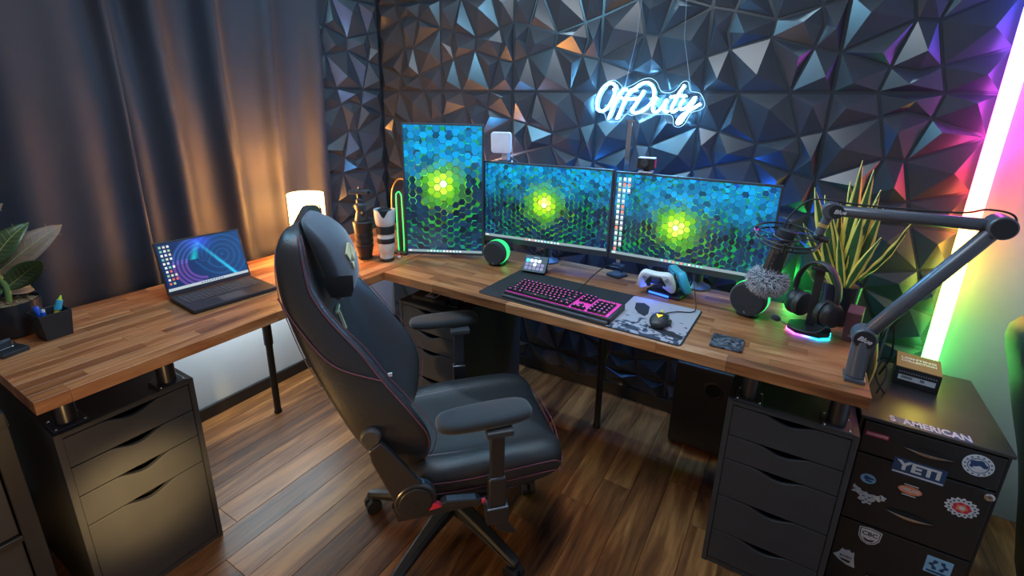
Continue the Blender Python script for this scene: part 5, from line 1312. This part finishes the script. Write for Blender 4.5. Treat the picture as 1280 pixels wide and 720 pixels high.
LV = [((-.020, 0, .14), (-.145, .03, .49), .020, .01, .3), ((-.030, .01, .14), (-.110, .00, .47), .016, -.012, .1), ((-.010, -.01, .14), (-.085, -.01, .42), .018, .012, -.2),
      ((-.015, .02, .14), (-.055, .03, .44), .015, .0, .5), ((.0, 0, .14), (-.020, .02, .60), .021, .012, .1), ((.010, .01, .14), (.020, .03, .57), .017, -.014, -.3),
      ((.010, -.01, .14), (.045, .01, .47), .020, .01, .3), ((.022, 0, .14), (.070, .02, .44), .017, .006, .0), ((.025, .01, .14), (.150, -.01, .405), .011, -.02, .8),
      ((.0, -.015, .14), (.012, -.02, .42), .020, .01, -.1), ((-.020, -.02, .14), (-.10, -.06, .36), .014, .02, .4), ((.015, -.02, .14), (.075, -.05, .35), .012, -.02, -.5),
      ((-.03, 0, .14), (-.16, -.01, .36), .013, .02, .2), ((.0, .02, .14), (-.04, .05, .52), .016, -.01, .6), ((.02, .02, .14), (.055, .05, .50), .015, .01, .2), ((0, -.02, .14), (-.045, -.04, .33), .012, .01, .0)]
for k, (a, b2, w_, bd_, tw) in enumerate(LV): sleaf(a, b2, w_, bd_, tw, k + 1)

# dark maroon box leaning behind the arm
t = thing('maroon_box', 'dark maroon slim box standing between the plant pot and microphone arm', 'box', (2.728, -0.43, .83 - .83 + HD), R(-10))
t.location = (2.684, -0.465, HD)
MB().box((-.022, -.05, 0), (.022, .05, .105)).build('carton', 'maroon', t, bevel=.002)
s = MB(); text_into(s, '2.0', .010, front(0, -.0502, .022), 0, .0003); s.build('lettering', 'armpink', t)

# microphone boom arm
t = thing('boom_stand', 'grey articulated microphone boom stand clamped at the right end of the desk', 'microphone arm', (2.672, -0.795, HD))
def rel3(x, y, z): return Vector((x - 2.672, y + .795, z - HD))
J0, J1, J2 = rel3(2.674, -.775, .962), rel3(2.888, -.765, 1.322), rel3(2.533, -.740, 1.314)
MB().box((-.026, -.030, .0005), (.026, .035, .012)).build('clamp_plate', 'armgrey', t, bevel=.002)
MB().cyl((0, 0, .010), (0, .012, .120), .0245, n=28).build('riser_column', 'armgrey', t, bevel=.002, smooth=True)
j = MB().cyl(J0 + Vector((0, -.030, 0)), J0 + Vector((0, .030, 0)), .031, n=32).build('lower_joint', 'armgrey', t, bevel=.004, smooth=True)
def capped(cc, r_, y):
    s = MB(); s.cyl((cc.x, cc.y + y, cc.z), (cc.x, cc.y + y - .0012, cc.z), r_, n=28, mi=0)
    return s
s = capped(J0, .026, -.030); text_into(s, 'Blue', .020, Matrix.Translation((J0.x, J0.y - .0318, J0.z)) @ Matrix.Rotation(PI / 2, 4, 'X') @ Matrix.Rotation(R(-15), 4, 'Z'), 1, .0003, shear=.3, bold=.0004); s.build('cap', ['plastic', 'armpink'], j)
def hexarm(a, b2, r_, name):
    d = (b2 - a).normalized(); return MB().lathe([(r_ * .85, .015), (r_, .02), (r_, (b2 - a).length - .02), (r_ * .85, (b2 - a).length - .015)], a, b2, 18).build(name, 'armgrey', t, smooth=True)
hexarm(J0, J1, .0195, 'lower_arm'); hexarm(J1, J2, .0165, 'upper_arm')
e = MB().cyl(J1 + Vector((0, -.034, 0)), J1 + Vector((0, .030, 0)), .029, n=32).build('elbow_joint', 'armgrey', t, bevel=.004, smooth=True)
capped(J1, .0245, -.034).build('cap', 'plastic', e)
h = MB().cyl(J2 + Vector((0, -.022, 0)), J2 + Vector((0, .022, 0)), .024, n=28).build('head_joint', 'armgrey', t, bevel=.003, smooth=True)
s = capped(J2 + Vector((.012, 0, 0)), .019, -.024); text_into(s, 'Blue', .017, Matrix.Translation((J2.x + .02, J2.y - .0258, J2.z)) @ Matrix.Rotation(PI / 2, 4, 'X'), 1, .0003, shear=.3, bold=.0004); s.build('cap', ['plastic', 'armpink'], h)
K = J2 + Vector((-.018, .0, -.075))
MB().cyl(J2 + Vector((-.002, 0, -.010)), K, .0125, n=20).build('drop_tube', 'armgrey', t, smooth=True)
MB().cyl(J2 + Vector((-.011, 0, -.042)), J2 + Vector((-.013, 0, -.052)), .0140, n=20).build('thread_ring', 'goldm', t, smooth=True)
MB().sphere(K + Vector((-.002, 0, -.008)), .013, 14).build('swivel', 'plastic', t, smooth=True)
MB().cyl(K + Vector((.0, -.002, -.010)), K + Vector((.028, -.010, -.014)), .009, n=16).build('thumb_knob', 'rubber', t, bevel=.001)
cb = [rel3(2.42, -.70, 1.215), rel3(2.43, -.70, 1.27), rel3(2.47, -.72, 1.330), rel3(2.52, -.742, 1.343), rel3(2.60, -.745, 1.338), rel3(2.80, -.755, 1.344), rel3(2.86, -.76, 1.360), rel3(2.91, -.765, 1.350), rel3(2.92, -.76, 1.30)]
tag(MB().tube([v + t.location for v in catmull(cb, 8)], .0026, 8).build('microphone_cable', 'rubber', smooth=True), 'thin black microphone cable looping over the boom arm', 'cable')

# microphone in its shock mount
mc = Vector((2.430, -0.705, 1.205)); ax = (Vector((2.398, -.712, 1.035)) - mc).normalized()
t = thing('microphone', 'black studio microphone hanging upside down with grey fur windscreen', 'microphone', mc)
MB().lathe([(.020, -.030), (.027, -.026), (.028, 0), (.028, .115), (.027, .12)], (0, 0, 0), ax, 32).build('body', 'plastic', t, smooth=True)
yv = Vector((0, 1, 0)); fr_ = (Vector((-.25, -1, .0)) - ax * Vector((-.25, -1, 0)).dot(ax)).normalized()
for dd, r_ in ((.045, .0075), (.070, .0035), (.085, .0035), (.098, .003)): MB().cyl(ax * dd + fr_ * .026, ax * dd + fr_ * .031, r_, n=18).build('dial', 'gun', t, bevel=.0006, smooth=True)
fu = MB(); rnd = random.Random(3); cc = ax * .150
fu.sphere(cc, .048, 18, sc=(1.15, 1.15, .92))
for k in range(3400):
    z = rnd.uniform(-1, 1); a = rnd.uniform(0, 2 * PI); n = Vector((math.sqrt(1 - z * z) * math.cos(a), math.sqrt(1 - z * z) * math.sin(a), z))
    if n.dot(-ax) > .80: continue
    p = cc + Vector((n.x * .054, n.y * .054, n.z * .043)); tv = Vector((rnd.gauss(0, 1), rnd.gauss(0, 1), rnd.gauss(0, 1) - .5)); tv = (tv - n * tv.dot(n)).normalized()
    q1 = p + n * .008 + tv * .006; q2 = p + n * rnd.uniform(.009, .016) + tv * rnd.uniform(.012, .020); sd = n.cross(tv) * .0005
    fu.add([p - sd, p + sd, q1 + sd, q1 - sd, q2], [(0, 1, 2, 3), (3, 2, 4)], 1 if rnd.random() < .7 else 0)
M['fur_dark'] = mat('dark_grey_fur', (.05, .05, .06), .9); M['fur_light'] = mat('silver_grey_fur', (.62, .63, .68), .85)
f = fu.build('fur_windscreen', ['fur_dark', 'fur_light'], t, smooth=False); f['kind'] = 'stuff'
t = thing('shock_mount', 'black ring shaped spider shock mount holding the microphone', 'shock mount', mc + Vector((.004, 0, .002)))
Tm = Matrix.Rotation(R(6), 4, 'Y') @ Matrix.Rotation(R(10), 4, 'X')
for z, r_ in ((.010, .092), (-.006, .088)):
    MB().tube([Tm @ Vector((r_ * math.cos(q), r_ * math.sin(q), z)) for q in [2 * PI * k / 40 for k in range(40)]], .0035, 8, closed=True).build('outer_ring', 'plastic', t, smooth=True)
MB().tube([Tm @ Vector((.036 * math.cos(q), .036 * math.sin(q), .004)) for q in [2 * PI * k / 28 for k in range(28)]], .0035, 8, closed=True).build('inner_ring', 'plastic', t, smooth=True)
for k in range(8):
    a = 2 * PI * k / 8
    MB().tube([Tm @ Vector((.090 * math.cos(a), .090 * math.sin(a), .006)), Tm @ Vector((.036 * math.cos(a + .5), .036 * math.sin(a + .5), .004)), Tm @ Vector((.089 * math.cos(a + .35), .089 * math.sin(a + .35), -.004))], .0017, 6).build('elastic_band', 'blue' if k % 2 else 'rubber', t, smooth=True)
    if k % 2 == 0: MB().cyl(Tm @ Vector((.090 * math.cos(a), .090 * math.sin(a), -.012)), Tm @ Vector((.090 * math.cos(a), .090 * math.sin(a), .016)), .006, n=12).build('post', 'plastic', t, smooth=True)
MB().sphere(Tm @ Vector((-.090, 0, .006)), .0075, 12).build('end_bead', 'pink_dim', t, smooth=True)

# tangle of cables and a black headset strap hanging at the desk end
for k, (pts, r_, mt, lb) in enumerate([
    ([(2.735, -.70, 1.0 - .14), (2.745, -.66, .93), (2.760, -.60, .96), (2.785, -.55, .90), (2.80, -.50, .80), (2.79, -.46, .712)], .0032, 'rubber', 'thick black cable arching behind the microphone arm base'),
    ([(2.730, -.62, .708), (2.735, -.60, .80), (2.740, -.56, .90), (2.75, -.52, .86), (2.765, -.50, .76), (2.76, -.52, .706)], .005, 'plastic', 'black curved strap standing on the filing cabinet beside the desk end'),
    ([(2.77, -.60, .706), (2.79, -.56, .76), (2.78, -.53, .80), (2.76, -.57, .76), (2.785, -.60, .72), (2.80, -.55, .706)], .0028, 'rubber', 'thin black cable coil on the filing cabinet beside the desk end'),
    ([(2.738, -.60, .706), (2.752, -.58, .79), (2.745, -.55, .86)], .006, 'goldm', 'short brass coloured rod among the cables on the filing cabinet')]):
    tag(MB().tube(catmull(pts, 7), r_, 8).build('loose_rod' if k == 3 else ('strap' if k == 1 else 'loose_cable'), mt, smooth=True), lb, 'rod' if k == 3 else 'cable')
# cables under and behind the monitors
rnd = random.Random(9)
cabs = [([(1.23, -.30, HD + .13), (1.27, -.28, HD + .05), (1.33, -.27, HD + .01), (1.42, -.26, HD + .02), (1.5, -.27, HD + .10)], 'loose black cable behind the left round speaker'),
        ([(1.27, -.27, HD + .14), (1.31, -.29, HD + .07), (1.37, -.265, HD + .008), (1.47, -.262, HD + .006)], 'second thin cable lying behind the macro pad')]
for pts, lb in cabs: tag(MB().tube(catmull(pts, 7), .003, 8).build('loose_cable', 'rubber', smooth=True), lb, 'cable')
# power strip hung under the left desktop
t = thing('cable_clip', 'small black cable tray fixed under the laptop desk edge beside its leg', 'cable tray', (.62, -1.30, HD - TH - .03), R(90))
MB().prism([(-.07, .029), (.07, .029), (.05, .004), (-.04, .0)], 1, -.02, .02).build('tray', 'black', t, bevel=.003)
t = thing('cable_clip', 'small black cable tray fixed under the laptop desk edge nearer the drawers', 'cable tray', (.70, -1.62, HD - TH - .03), R(90))
MB().prism([(-.09, .029), (.07, .029), (.04, .008), (-.06, .0)], 1, -.02, .02).build('tray', 'black', t, bevel=.003)

# repeats carry a shared group
GROUPS = {'drawer_unit': 'black drawer units under the desks', 'desk_riser': 'short metal risers between drawer units and desktops', 'curtain': 'blackout curtains on the left wall',
          'monitor': 'monitors on the desk', 'desk_speaker': 'round desk speakers', 'game_controller': 'controllers on the charging stand', 'marker_pen': 'pens in the pencil holder',
          'loose_cable': 'loose cables on the desk and cabinet', 'cable_clip': 'cable trays under the laptop desk', 'desktop': 'butcher block desktops'}
for o in bpy.data.objects:
    if o.parent is None and o.get('category'):
        g = GROUPS.get(o.name.split('.')[0])
        if g: o['group'] = g
